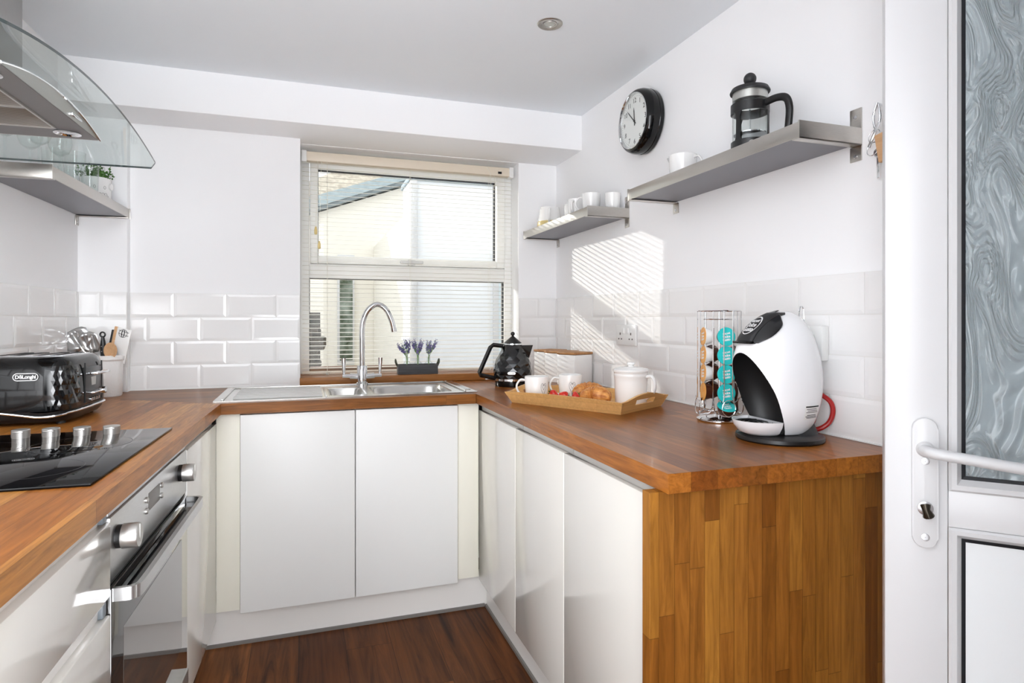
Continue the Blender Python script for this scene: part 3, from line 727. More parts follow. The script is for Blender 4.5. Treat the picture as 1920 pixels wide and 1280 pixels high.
for z, sc in ((.010, .90), (.022, .97), (None, 1.0)):
    rr = []
    for i in range(72):
        p = sup(TA*sc, TB*sc, 2*PI*i/72); rr.append(bm.verts.new((p.x, p.y, wave(p)+.012 if z is None else z)))
    rings.append(rr)
for a, b in zip(rings, rings[1:]):
    for i in range(72): bm.faces.new((a[i], a[(i+1) % 72], b[(i+1) % 72], b[i]))
bm.faces.new(rings[0]); obj('toaster_base', bm, 'black', ts)
bm = nb(); pts = []
for i in range(72):
    p = sup(TA*1.006, TB*1.006, 2*PI*i/72); pts.append((p.x, p.y, wave(p)))
tube(bm, pts, .004, 8, closed=True); obj('chrome_band', bm, 'chrome', ts)
for x in (-.09, .09):
    for y in (-.11, .11):
        bm = nb(); cyl(bm, (x, y, 0), (x, y, .012), .012, n=14); obj('foot', bm, 'black_soft', ts)
bm = nb(); box(bm, -.095, .095, -.11, .11, .1945, .1985, .002); tpl = obj('top_plate', bm, 'chrome', ts)
for x in (-.07, -.028, .028, .07):
    bm = nb(); box(bm, x-.012, x+.012, -.10, .10, .1975, .1992); obj('bread_slot', bm, 'black_ink', tpl, 0)
def tP(u, v, d):
    t = -PI/2+.36+u*(PI/2-.55); z = .046+v*.125; sc = tsc(z)
    p = sup(TA*sc+.0015+d, TB*sc+.0015+d, t); return (p.x, p.y, z)
bm = nb(); lattice(bm, tP, 9, 9, .0024); obj('faceted_corner', bm, 'facet', ts, 0)
bm = nb(); box(bm, TA-.004, TA+.002, -.055, .085, .05, .158, .002); cp = obj('control_panel', bm, mat('toaster_panel_grey', (58, 57, 57), .3), ts)
for y in (-.056, .086):
    bm = nb(); box(bm, TA-.001, TA+.0028, y-.0015, y+.0015, .05, .172); obj('panel_groove', bm, 'black_ink', ts, 0)
bm = nb(); box(bm, TA+.001, TA+.03, -.04, .075, .134, .143, .003); obj('lever', bm, 'chrome', ts)
bm = nb(); box(bm, TA+.001, TA+.022, -.04, .04, .076, .083, .003); lv = obj('lever', bm, 'chrome', ts)
bm = nb(); cyl(bm, (TA+.008, .045, .08), (TA+.026, .045, .08), .011, n=20); obj('lever_knob', bm, 'chrome', lv)
bm = nb(); prism(bm, [(-.012, .126), (.03, .126), (.026, .10), (-.006, .10)], 0, TA+.0015, TA+.0035); obj('lever_window', bm, 'silver', cp, 0)
for y in (-.02, .0, .02, .04):
    bm = nb(); cyl(bm, (TA+.001, y, .058), (TA+.009, y, .058), .0055, n=14); obj('button', bm, 'chrome', ts)
bm = nb(); pill_frame(bm, .062, .022, .0022, 0, face_my((.029, -TB*.985-.0022, .142))); lg = obj('badge', bm, 'white_ink', ts, 0)
text('badge_text', 'DēLonghi', .0135, 'white_ink', lg, face_my((.029, -TB*.985-.0024, .142)), spacing=.92, bold=.0005)

# ------------------------------------------------------------------ utensil pot and utensils
px0 = Vector((-.745, 2.85, .910))
up = thing('utensil_pot', 'white embossed ceramic pot holding utensils behind the toaster', 'pot', px0)
bm = nb(); lathe(bm, [(0, 0), (.054, 0), (.058, .006), (.06, .08), (.060, .14), (.066, .147), (.066, .158), (.058, .163), (.055, .158), (.055, .02), (0, .018)], 40); obj('pot_body', bm, 'ceramic_emb', up)
def utensil(name, label, cat, foot, tip):
    foot, tip = px0+Vector(foot), px0+Vector(tip); z = (tip-foot).normalized()
    v = Vector((-.25, -.95, 0)); y = (v - z*v.dot(z)).normalized(); x = y.cross(z).normalized()   # y faces the room
    t = thing(name, label, cat, mtx=frame3(foot, x, y, z)); t['L'] = (tip-foot).length; return t, (tip-foot).length
# slotted turner
def slotted(label, foot, tip, w):
    t, L = utensil('slotted_turner', label, 'utensil', foot, tip)
    bm = nb(); tube(bm, [(0, 0, 0), (0, 0, L-.075)], .0045, 8); obj('handle', bm, 'steel', t)
    bm = nb(); top = L; bot = L-.085; xs = [-w/2, -.018, -.013, -.0025, .0025, .013, .018, w/2]; zs = [bot, bot+.02, top-.018, top]
    vv = {}
    for i, x in enumerate(xs):
        for j, z in enumerate(zs):
            k = (.55, .92, 1, .75)[j]; vv[i, j] = bm.verts.new((x*k, .010*(1-(x/(w/2))**2)*-.6, z-(.006 if j == 3 and i in (0, 7) else 0)))
    for i in range(7):
        for j in range(3):
            if j == 1 and i in (1, 3, 5): continue
            bm.faces.new((vv[i, j], vv[i+1, j], vv[i+1, j+1], vv[i, j+1]))
    o = obj('slotted_blade', bm, 'oven_steel', t, 60); sm = o.modifiers.new('s', 'SOLIDIFY'); sm.thickness = .0012; return t
slotted('steel slotted turner leaning left in the utensil pot', (.02, -.01, .02), (-.12, .0, .262), .115)
slotted('steel slotted spoon with curved rim in front of the turner, in the utensil pot', (.0, .02, .02), (-.062, -.02, .255), .075)
t, L = utensil('peeler', 'black-handled utensil with a hanging ring in the utensil pot', 'utensil', (0, 0, .02), (-.005, -.02, .255))
bm = nb(); tube(bm, [(0, 0, 0), (0, 0, L-.085)], .004, 8); obj('shaft', bm, 'steel', t)
bm = nb(); tube(bm, [(0, 0, L-.10), (0, 0, L-.06), (0, 0, L-.035), (0, 0, L-.018)], [.011, .0115, .008, .005], 12); tube(bm, [(.0095*math.cos(a*PI/12), 0, L-.009+.0095*math.sin(a*PI/12)) for a in range(24)], .0032, 8, closed=True); h = obj('handle', bm, 'black', t)
for z in (L-.055, L-.075):
    bm = nb(); cyl(bm, (0, .009, z), (0, .0125, z), .002, n=10); obj('rivet', bm, 'chrome', h)
t, L = utensil('wooden_spoon', 'round wooden spoon standing in the utensil pot', 'spoon', (.0, -.02, .02), (.035, -.055, .215))
bm = nb(); tube(bm, [(0, 0, 0), (0, 0, L-.05)], .005, 10); obj('handle', bm, 'beech', t)
bm = nb(); bmesh.ops.create_uvsphere(bm, u_segments=24, v_segments=14, radius=1)
for v in bm.verts:
    d = -.007*max(0, 1-(v.co.x**2+v.co.z**2)) if v.co.y > 0 else 0
    v.co = Vector((v.co.x*.026, v.co.y*.008*(.4 if v.co.y > 0 else 1)+d*(1 if v.co.y > 0 else 0), v.co.z*.033+L-.033))
obj('spoon_bowl', bm, 'beech', t, 60)
t, L = utensil('spatula', 'white spatula with beech edge and black whisk drawing in the utensil pot', 'spatula', (.01, .02, .02), (.058, .012, .27))
bm = nb(); box(bm, -.035, .02, -.003, .003, L-.14, L, .001); obj('blade', bm, 'ceramic', t)
bm = nb(); box(bm, .0202, .031, -.005, .005, L-.15, L+.003, .002); e = obj('edge_strip', bm, 'beech', t)
bm = nb(); box(bm, .0312, .04, -.004, .004, L-.15, L-.012, .002); obj('handle', bm, 'black', t)
bm = nb()
for k in (-.016, -.006, .004): tube(bm, [(k*math.cos(a*PI/12)-.006, .0035, L-.02+.016*math.sin(a*PI/12)) for a in range(24)], .0008, 5, closed=True)
for z in (L-.028, L-.015): tube(bm, [(-.028, .0035, z), (.012, .0035, z+.006)], .0009, 5)
obj('whisk_drawing', bm, 'black_ink', t)

# ------------------------------------------------------------------ shelves
def shelf(label, mtx, L, D=.19, T=.037, brackets=(0, 1), group='brushed steel wall shelves'):
    """board runs along local +X, wall at local y=0, front at y=-D, underside at z=0"""
    t = thing('wall_shelf', label, 'shelf', mtx=mtx, group=None)
    bm = nb(); box(bm, .006, L-.006, -D+.004, -.002, .0025, T-.001); obj('shelf_board', bm, 'shelf_grey', t, 0)
    bm = nb(); box(bm, .003, L-.003, -D, -D+.004, 0, T, .0008); obj('front_edge', bm, 'steel_h', t)
    for x in (0, L):
        s = 1 if x == 0 else -1; a, b = (x, x+s*.004); lo, hi = min(a, b), max(a, b)
        bm = nb(); box(bm, lo, hi, -D-.002, -.001, -.003, T+.003, .0006)
        box(bm, min(x, x+s*.026), max(x, x+s*.026), -D, -.001, -.003, .0, .0004)
        box(bm, min(x, x+s*.034), max(x, x+s*.034), -.004, -.0005, -.04, -.003, .001); box(bm, min(x, x+s*.034), max(x, x+s*.034), -.004, -.0005, T+.003, T+.055, .001)
        br = obj('end_bracket', bm, 'steel', t)
        for z in (-.028, T+.034):
            bm = nb(); lathe(bm, [(.005, 0), (.005, .0015), (.0025, .0022), (0, .0015)], 14, mtx=face_my((x+s*.017, -.004, z))); obj('screw', bm, 'screw', br)
    return t
def shelf_mtx_right(y_far, z): return Matrix(((0, 1, 0, XR), (-1, 0, 0, y_far), (0, 0, 1, z), (0, 0, 0, 1)))   # runs towards the camera
shelf('steel shelf on the right wall nearest the door, holding the coffee press', shelf_mtx_right(1.985, 1.650), .82, .196)
shelf('steel shelf on the right wall nearest the window, holding white mugs', shelf_mtx_right(3.10, 1.650), .785, .196)
SLZ = 1.644
shelf('steel shelf on the left wall holding glasses and a small plant', LM @ Matrix(((0, -1, 0, -.62), (1, 0, 0, -.25), (0, 0, 1, SLZ), (0, 0, 0, 1))), .77, .19)

ST = 1.687
# ------------------------------------------------------------------ coffee press
cp_ = thing('coffee_press', 'black and glass coffee press on the right wall shelf', 'coffee press', (1.213, 1.445, ST))
bm = nb(); lathe(bm, [(0, .004), (.048, .004), (.048, .175), (.0465, .175), (.0465, .006), (0, .006)], 40); obj('glass_beaker', bm, 'glass', cp_)
bm = nb(); lathe(bm, [(0, 0), (.051, 0), (.052, .004), (.052, .034), (.049, .036), (.049, .005), (0, .003)], 40)
for a in (1.5, 3.35, 5.35):
    rr = []
    for z, w in ((.03, .26), (.045, .14), (.10, .12), (.118, .24)):
        rr.append([bm.verts.new((r*math.cos(a+d*w), r*math.sin(a+d*w), z)) for r in (.0485, .0518) for d in (-1, -.33, .33, 1)])
    for p, q in zip(rr, rr[1:]):
        idx = [0, 1, 2, 3, 7, 6, 5, 4]
        for i in range(8): bm.faces.new((p[idx[i]], p[idx[(i+1) % 8]], q[idx[(i+1) % 8]], q[idx[i]]))
lathe(bm, [(.0485, .115), (.0525, .115), (.0525, .141), (.0485, .141), (.0485, .115)], 40)
obj('frame', bm, 'black', cp_)
bm = nb(); lathe(bm, [(.0475, .152), (.0475, .178), (.044, .178), (.044, .152), (.0475, .152)], 40); obj('steel_collar', bm, 'silver', cp_)
bm = nb(); lathe(bm, [(.0, .174), (.054, .174), (.055, .177), (.05, .187), (.03, .195), (.012, .198), (.009, .204), (0, .204)], 40); ld = obj('lid', bm, 'black_soft', cp_)
bm = nb(); bmesh.ops.create_uvsphere(bm, u_segments=24, v_segments=16, radius=.0175); xform(bm, Matrix.Translation((0, 0, .215))); obj('lid_knob', bm, 'black_soft', ld, 60)
hd_ = Vector((.25, -.97, 0)).normalized()
pp = [hd_*.05+Vector((0, 0, .134)), hd_*.085+Vector((0, 0, .137)), hd_*.112+Vector((0, 0, .128)), hd_*.122+Vector((0, 0, .10)), hd_*.120+Vector((0, 0, .06)), hd_*.114+Vector((0, 0, .022))]
bm = nb(); tube(bm, catmull(pp, 6), .009, 12, flat=(.0075, .0105)); obj('handle', bm, 'black', cp_)
bm = nb(); cyl(bm, (-.03, -.042, .018), (-.032, -.046, .018), .009, n=16); obj('press_emblem', bm, 'silver', cp_)
bm = nb(); cyl(bm, (0, 0, .06), (0, 0, .20), .0025, n=8); cyl(bm, (0, 0, .055), (0, 0, .058), .045, n=30); obj('plunger', bm, 'chrome', cp_)

# ------------------------------------------------------------------ mugs and jugs
def mug(name, label, loc, r, h, rz, cat='mug', group=None, prof=None, heart=False, m='ceramic', hr=None):
    t = thing(name, label, cat, loc, rz, group)
    bm = nb(); lathe(bm, prof or [(0, 0), (r*.80, 0), (r*.86, .003), (r*.97, h*.5), (r, h-.001), (r-.0015, h), (r-.0035, h-.001), (r*.93, h*.5), (r*.82, .008), (0, .006)], 40); obj('cup_body', bm, m, t)
    hh = hr or h*.33; bm = nb()
    tube(bm, catmull([(r*.93, 0, h*.82), (r+hh*.55, 0, h*.84), (r+hh*1.05, 0, h*.58), (r+hh*.75, 0, h*.28), (r*.86, 0, h*.14)], 6), .0045, 10, flat=(.0055, .004)); obj('handle', bm, m, t)
    if heart:
        bm = nb(); a0 = heart
        for (sc, off) in ((1, 0), (.55, .006)):
            pts = []
            for i in range(30):
                q = 2*PI*i/30; x = 16*math.sin(q)**3; y = 13*math.cos(q)-5*math.cos(2*q)-2*math.cos(3*q)-math.cos(4*q)
                u = x*.00075*sc; z = h*.5+y*.0016*sc*(.75 if off else 1)+off; rr = r*(.86+.14*min(1, z/h))+.0014; a = a0+u/r
                pts.append((rr*math.cos(a), rr*math.sin(a), z))
            tube(bm, pts, .0006, 5, closed=True)
        obj('heart_drawing', bm, 'ink', t)
    return t
# far right shelf
mug('milk_jug', 'white jug with pale yellow base at the window end of the right shelf', (1.205, 2.93, ST), .052, .105, -2.0, 'jug', prof=[(0, 0), (.062, 0), (.065, .004), (.060, .04), (.0495, .1), (.0485, .105), (.046, .103), (.056, .04), (.06, .008), (0, .006)])
bm = nb(); lathe(bm, [(.0655, .002), (.0662, .004), (.0625, .032), (.0612, .032), (.0655, .002)], 40); yb = obj('yellow_base', bm, 'yellow', bpy.data.objects['milk_jug'])
mug('mug', 'plain white mug on the right shelf next to the yellow-based jug', (1.235, 2.72, ST), .038, .085, -2.2, group=None)
mug('mug', 'plain white mug in the middle of the shelf nearest the window', (1.20, 2.60, ST), .038, .085, -2.3)
mug('mug', 'plain white mug at the camera end of the shelf nearest the window', (1.21, 2.46, ST), .041, .085, 2.4)
mug('mug', 'white cup beside the wall bracket on the shelf nearest the window', (1.27, 2.375, ST), .034, .075, 1.3)
j = mug('milk_jug', 'plain white ceramic jug on the shelf with the coffee press', (1.225, 1.79, ST), .047, .085, -1.25, 'jug')
bm = nb()
sd = Vector((-.3, 1, 0)).normalized()
for s in (-1,):
    pts = [(.04*math.cos(a), .04*math.sin(a)) for a in (2.3, 3.1, 4.0)]
a, b, c_, d_ = bm.verts.new((-.038, -.022, .083)), bm.verts.new((-.038, .022, .083)), bm.verts.new((-.068, 0, .088)), bm.verts.new((-.043, 0, .045))
bm.faces.new((a, c_, d_)); bm.faces.new((c_, b, d_)); o = obj('spout', bm, 'ceramic', j, 60); o.modifiers.new('s', 'SOLIDIFY').thickness = .003

# ------------------------------------------------------------------ left shelf glasses and plant
LZ = SLZ+.037
def wine(label, x, y, s=1.0):
    p = L2W(x, y, LZ); t = thing('wine_glass', label, 'wine glass', p)
    bm = nb(); lathe(bm, [(0, .001), (.033, .001), (.032, .003), (.006, .006), (.0035, .012), (.0035, .085*s), (.008, .092*s)], 28); obj('stem', bm, 'glass', t)
    bm = nb(); lathe(bm, [(0, .089*s), (.010, .0905*s), (.026, .102*s), (.034, .125*s), (.034, .15*s), (.028, .18*s), (.0272, .18*s), (.0332, .15*s), (.033, .126*s), (.025, .104*s), (.009, .094*s), (0, .093*s)], 28); obj('bowl', bm, 'glass', t)
wine('wine glass at the left frame edge, behind the hood on the left shelf', -.565, -.21)
wine('second wine glass from the left on the left shelf, standing nearer the front', -.495, -.165, .9)
wine('taller wine glass third from the left on the left shelf', -.56, -.06)
wine('wine glass on the left shelf next to the tumblers', -.49, -.02, .92)
def tumbler(label, x, y, r, h):
    t = tag(obj('tumbler', (lambda b: (lathe(b, [(0, .001), (r*.8, .001), (r*.84, .004), (r, h), (r-.0018, h), (r*.8, .010), (0, .009)], 32), b)[1])(nb()), 'glass'), label, 'tumbler'); t.location = L2W(x, y, LZ)
tumbler('tall tumbler beside the wine glasses on the left shelf', -.545, .07, .033, .125)
tumbler('tall tumbler in the middle of the left shelf', -.495, .12, .034, .13)
tumbler('small tumbler behind, close to the plant pot on the left shelf', -.555, .235, .033, .10)
tumbler('tumbler next to the plant pot at the front of the left shelf', -.485, .235, .03, .115)
pt = thing('plant_pot', 'small white pot with a drawn face on the left shelf', 'pot', L2W(-.52, .405, LZ))
bm = nb(); lathe(bm, [(0, 0), (.05, 0), (.054, .004), (.055, .095), (.0535, .098), (.051, .095), (.05, .07), (0, .07)], 40); obj('pot_body', bm, 'ceramic', pt)
bm = nb()
def onpot(da, z, r=.0556): a = -1.05+da; return (r*math.cos(a), r*math.sin(a), z)
for k in (-.32, .32): tube(bm, [onpot(k+.07*math.cos(q*PI/6), .058+.006*math.sin(q*PI/6)) for q in range(12)], .0005, 5, closed=True)
for i in range(3):
    for k in range(5): tube(bm, [onpot(-.4+k*.2+.09*math.cos(q*PI/8)+(.1 if i % 2 else 0), .03-i*.008+.006*math.sin(q*PI/8)) for q in range(9)], .0005, 5)
obj('face_drawing', bm, 'ink', pt)
bm = nb(); cyl(bm, onpot(.85, .066, .05), onpot(.85, .066, .06), .013, n=16); obj('pot_ear', bm, 'ceramic', pt)
plant = tag(obj('leafy_plant', nb(), 'leaf'), 'bushy green plant growing in the white pot on the left shelf', 'plant')
bpy.data.objects.remove(plant)
bm = nb(); rs = random.Random(3)
for k in range(150):
    a = rs.uniform(0, 2*PI); r = rs.uniform(0, .047)**1; h = rs.uniform(.03, .075)*(1.15-r*6)
    base = Vector((r*.6*math.cos(a), r*.6*math.sin(a), .071)); tip = Vector(((r*1.35+.006)*math.cos(a), (r*1.35+.006)*math.sin(a), .075+h))
    for q in range(3):
        p = base.lerp(tip, .35+.3*q); dv = Vector((rs.uniform(-1, 1), rs.uniform(-1, 1), rs.uniform(.1, 1))).normalized(); sd = dv.cross(Vector((rs.uniform(-1, 1), rs.uniform(-1, 1), .3))).normalized()
        l, w = rs.uniform(.010, .017), rs.uniform(.003, .0055)
        v = [bm.verts.new(p), bm.verts.new(p+dv*l*.5+sd*w), bm.verts.new(p+dv*l), bm.verts.new(p+dv*l*.5-sd*w)]; bm.faces.new(v)
plant = thing('leafy_plant', 'bushy green plant growing in the white pot on the left shelf', 'plant', L2W(-.52, .405, LZ))
obj('foliage', bm, 'leaf', plant, 0)
bm = nb(); lathe(bm, [(0, .0705), (.049, .0705), (.03, .076), (0, .078)], 24)
for k in range(16):
    a = rs.uniform(0, 2*PI); tube(bm, [(.01*math.cos(a), .01*math.sin(a), .072), (.035*math.cos(a), .035*math.sin(a), .12)], .0009, 5)
obj('stems', bm, 'stem', plant)

# ------------------------------------------------------------------ clock
CK = face_mx((XR-.0005, 2.165, 2.008))
ck = thing('wall_clock', 'round black retro wall clock with white dial on the right wall', 'clock', mtx=CK)
bm = nb(); lathe(bm, [(0, 0), (.118, 0), (.126, .006), (.128, .022), (.1265, .024), (.128, .03), (.1275, .048), (.122, .064), (.115, .072), (.1085, .074), (.1085, .060), (0, .060)], 64); obj('clock_case', bm, 'black_gloss', ck)
bm = nb(); lathe(bm, [(.1085, .058), (.1098, .074), (.1075, .0755), (.104, .066), (.104, .058)], 64); obj('chrome_bezel', bm, 'chrome', ck)
bm = nb(); lathe(bm, [(0, .062), (.1045, .062), (.1045, .0605), (0, .0605)], 64); dl = obj('dial', bm, 'white_matt', ck)
for h in range(1, 13):
    a = PI/2-h*PI/6; text('numeral', str(h), .027, 'black_ink', dl, Matrix.Translation((.081*math.cos(a), .081*math.sin(a), .0624)), ext=.0002)
bm = nb()
for k in range(60):
    a = k*PI/30; l = .006 if k % 5 == 0 else .003; w = .0008
    box(bm, .0985-l, .0985, -w/2, w/2, .0621, .0625, mtx=Matrix.Rotation(a, 4, 'Z'))
obj('minute_marks', bm, 'black_ink', dl, 0)
for nm, a, l, w, z in (('hour_hand', 90-(11.87-12)*30, .055, .0055, .0635), ('minute_hand', 90-52.5*6, .078, .004, .0648)):
    bm = nb(); ar = R(a); mt_ = Matrix.Translation((0, 0, z)) @ Matrix.Rotation(ar, 4, 'Z'); vs = prism(bm, [(-.018, -w/2), (l*.75, -w/2), (l, 0), (l*.75, w/2), (-.018, w/2)], 2, 0, .0006)
    xform(bm, mt_); obj(nm, bm, 'black_ink', ck, 0)
bm = nb(); cyl(bm, (0, 0, .062), (0, 0, .0665), .004, n=16); obj('hand_pin', bm, 'black_ink', ck)
bm = nb(); lathe(bm, [(.1055, .0672), (.07, .0705), (.03, .0722), (0, .0726)], 48); obj('clock_glass', bm, 'glass', ck, 60)

# ------------------------------------------------------------------ keys by the door
ky = thing('key_bunch', 'bunch of keys hanging on the right wall by the door edge', 'keys', (XR-.002, 1.105, 1.64))
bm = nb(); cyl(bm, (.001, 0, .085), (-.02, 0, .088), .003, n=10); tube(bm, catmull([(-.02, 0, .09), (-.02, .010, .06), (-.02, .004, .03), (-.02, -.008, .05), (-.02, -.004, .085)], 6), .0028, 8); obj('hook', bm, 'chrome', ky)
for y, z in ((.006, .012), (.010, -.018)):
    bm = nb(); tube(bm, [(-.022+.003*math.sin(q*PI/8), y+.016*math.cos(q*PI/8), z+.016*math.sin(q*PI/8)) for q in range(16)], .0011, 6, closed=True); obj('key_ring', bm, 'chrome', ky)
bm = nb(); box(bm, -.026, -.014, -.022, .002, -.056, .012, .002, mtx=Matrix.Rotation(R(-10), 4, 'X')); obj('key_fob', bm, 'beech', ky)
bm = nb(); box(bm, -.014, -.012, .0, .007, -.088, -.03, .0008); cyl(bm, (-.0145, .004, -.027), (-.0115, .004, -.027), .011, n=16); obj('key', bm, 'chrome', ky)
bm = nb(); box(bm, -.026, -.0235, .007, .015, -.02, .04, .0008, mtx=Matrix.Rotation(R(28), 4, 'X')); obj('key', bm, 'chrome', ky)

# ------------------------------------------------------------------ ceiling downlight
dn = thing('ceiling_downlight', 'round brushed steel downlight recessed in the white ceiling', 'downlight', (.806, 1.958, ZC))
bm = nb(); lathe(bm, [(.044, 0), (.044, -.002), (.041, -.0045), (.030, -.0035), (.027, 0), (.025, .004)], 40); obj('bezel', bm, 'steel', dn)
bm = nb(); lathe(bm, [(.0255, -.0005), (.0245, -.004), (.020, -.0035), (.0195, -.0005)], 32); obj('tilt_ring', bm, 'silver', dn)
bm = nb(); lathe(bm, [(0, -.0012), (.008, -.002), (.0195, -.001)], 28); obj('lamp_glass', bm, mat('lamp_reflector', (205, 207, 200), .25, .3), dn)

# ------------------------------------------------------------------ sockets
def plate(name, label, cat, y, z, w, h, d):
    return thing(name, label, cat, mtx=face_mx((XR-.0085, y, z)))
sk2 = plate('double_socket', 'white double plug socket on the tiles above the tray', 'socket', 2.32, 1.15, .163, .086, .01)
bm = nb(); box(bm, -.0815, .0815, -.043, .043, 0, .009, .002); obj('faceplate', bm, 'white_matt', sk2)
for s in (-1, 1):
    bm = nb(); x = s*.045
    for q in ((x-.004, x+.004, .008, .018), (x-.016, x-.008, -.012, -.006), (x+.008, x+.016, -.012, -.006)): box(bm, q[0], q[1], q[2]-.008, q[3]-.008, .0085, .0095)
    obj('pin_holes', bm, 'ink', sk2, 0)
    bm = nb(); box(bm, s*.018-.009, s*.018+.009, .006, .03, .008, .013, .001); obj('rocker_switch', bm, 'white_matt', sk2)
sw = plate('cooker_switch', 'white wall switch with a red indicator behind the coffee machine', 'switch', 1.322, 1.151, .12, .087, .025)
bm = nb(); box(bm, -.062, .062, -.046, .046, 0, .024, .003); obj('faceplate', bm, 'white_matt', sw)
bm = nb(); box(bm, -.002, .010, .030, .0335, .0238, .0248); obj('indicator', bm, 'red', sw, 0)
bm = nb(); cyl(bm, (.030, .006, .0235), (.030, .006, .0245), .0035, n=12); obj('plug_hole', bm, 'ink', sw)

# ------------------------------------------------------------------ kettle
ke = thing('kettle', 'black diamond-faceted kettle with pointed lid beside the sink', 'kettle', (.925, 2.70, .910))
bm = nb(); lathe(bm, [(0, 0), (.082, 0), (.084, .006), (.083, .024), (0, .024)], 48); obj('power_base', bm, 'black_gloss', ke)
bm = nb(); lathe(bm, [(.0835, .0245), (.0865, .027), (.086, .036), (.083, .038)], 48); obj('chrome_ring', bm, 'chrome', ke)
prof = [(0, .0875), (.12, .0892), (.3, .0885), (.5, .0815), (.7, .067), (.88, .050), (1, .041)]
def kr(v):
    for (a, r0), (b, r1) in zip(prof, prof[1:]):
        if a <= v <= b: return r0+(r1-r0)*(v-a)/(b-a)
    return prof[-1][1]
def kP(u, v, d):
    r = kr(v)+d; a = 2*PI*u; return (r*math.cos(a), r*math.sin(a), .036+.154*v)
bm = nb(); g = lattice(bm, kP, 9, 15, .0022, closed=True); bm.faces.new(g[-1]); bm.faces.new(g[0][::-1]); kb = obj('kettle_body', bm, 'facet', ke, 0)
bm = nb(); lathe(bm, [(.042, .188), (.0445, .190), (.0435, .196), (.038, .198)], 40); obj('lid_ring', bm, 'chrome', ke)
bm = nb(); lathe(bm, [(.041, .195), (.041, .199), (.006, .229), (.0045, .232), (0, .233)], 14); kl = obj('lid', bm, 'black', ke, 20)
bm = nb(); bmesh.ops.create_uvsphere(bm, u_segments=20, v_segments=14, radius=.0098); xform(bm, Matrix.Translation((0, 0, .2405))); cyl(bm, (0, 0, .228), (0, 0, .236), .0035, n=12); obj('lid_knob', bm, 'black', kl, 60)
hx = Vector((-.97, .22, 0)).normalized()
bm = nb(); hp = [(hx*.045+Vector((0, 0, .184))), hx*.09+Vector((0, 0, .189)), hx*.104+Vector((0, 0, .178)), hx*.155+Vector((0, 0, .062)), hx*.15+Vector((0, 0, .05)), hx*.083+Vector((0, 0, .035))]
tube(bm, hp, .011, 4, flat=(.011, .010)); obj('handle', bm, 'black', ke, 20)
sx = Vector((.92, -.30, 0)).normalized(); sy = Vector((.30, .92, 0))
bm = nb(); v = [sx*.036+sy*.026+Vector((0, 0, .188)), sx*.036-sy*.026+Vector((0, 0, .188)), sx*.094+Vector((0, 0, .188)), sx*.060+sy*.026+Vector((0, 0, .118)), sx*.060-sy*.026+Vector((0, 0, .118)), sx*.076+Vector((0, 0, .128))]
v = [bm.verts.new(p) for p in v]
for f in ((0, 1, 2), (1, 4, 5, 2), (0, 2, 5, 3), (3, 5, 4), (0, 3, 4, 1)): bm.faces.new([v[i] for i in f])
obj('spout', bm, 'facet', ke, 0)
ca = Vector((-.38, -.925, 0)).normalized(); cr = Vector((.925, -.38, 0)).normalized(); up_ = (Vector((0, 0, 1))-ca*(-.02)).normalized()
bm = nb(); mt_ = frame3(ca*.0935+Vector((0, 0, .064)), cr, (0, 0, 1), ca); stadium(bm, .036, .011, .0015, mt_, z0=-.004); bg = obj('badge', bm, 'silver', ke, 0)
text('badge_text', 'DēLonghi', .008, 'black_ink', bg, mt_ @ Matrix.Translation((0, 0, -.0022)), ext=.0002, spacing=.9)
bm = nb(); cyl(bm, hx*.083+Vector((0, .01, .031)), hx*.125+Vector((0, .01, .031)), .0055, n=14); obj('level_switch', bm, 'silver', ke)

# ------------------------------------------------------------------ canisters along the wall
for k, (x, y, rz, lab) in enumerate(((1.222, 2.66, 24, 'white storage canister with wooden lid nearest the camera by the right wall'), (1.215, 2.80, 22, 'middle white storage canister with wooden lid behind the nearest one'), (1.21, 2.935, 20, 'white storage canister with wooden lid at the back, closest to the window'))):
    t = thing('storage_canister', lab, 'canister', (x, y, .910), R(rz))
    bm = nb(); box(bm, -.064, .064, -.055, .055, .0, .142, .004); obj('canister_body', bm, 'ceramic', t)
    bm = nb(); box(bm, -.066, .066, -.057, .057, .1425, .154, .003); obj('lid', bm, 'lidwood', t)

# ------------------------------------------------------------------ tray and breakfast
TX = math.atan2(.505, .863)
tr = thing('serving_tray', 'bamboo serving tray with cut-out handles on the right worktop', 'tray', (.9645, 2.0125, .910), TX)
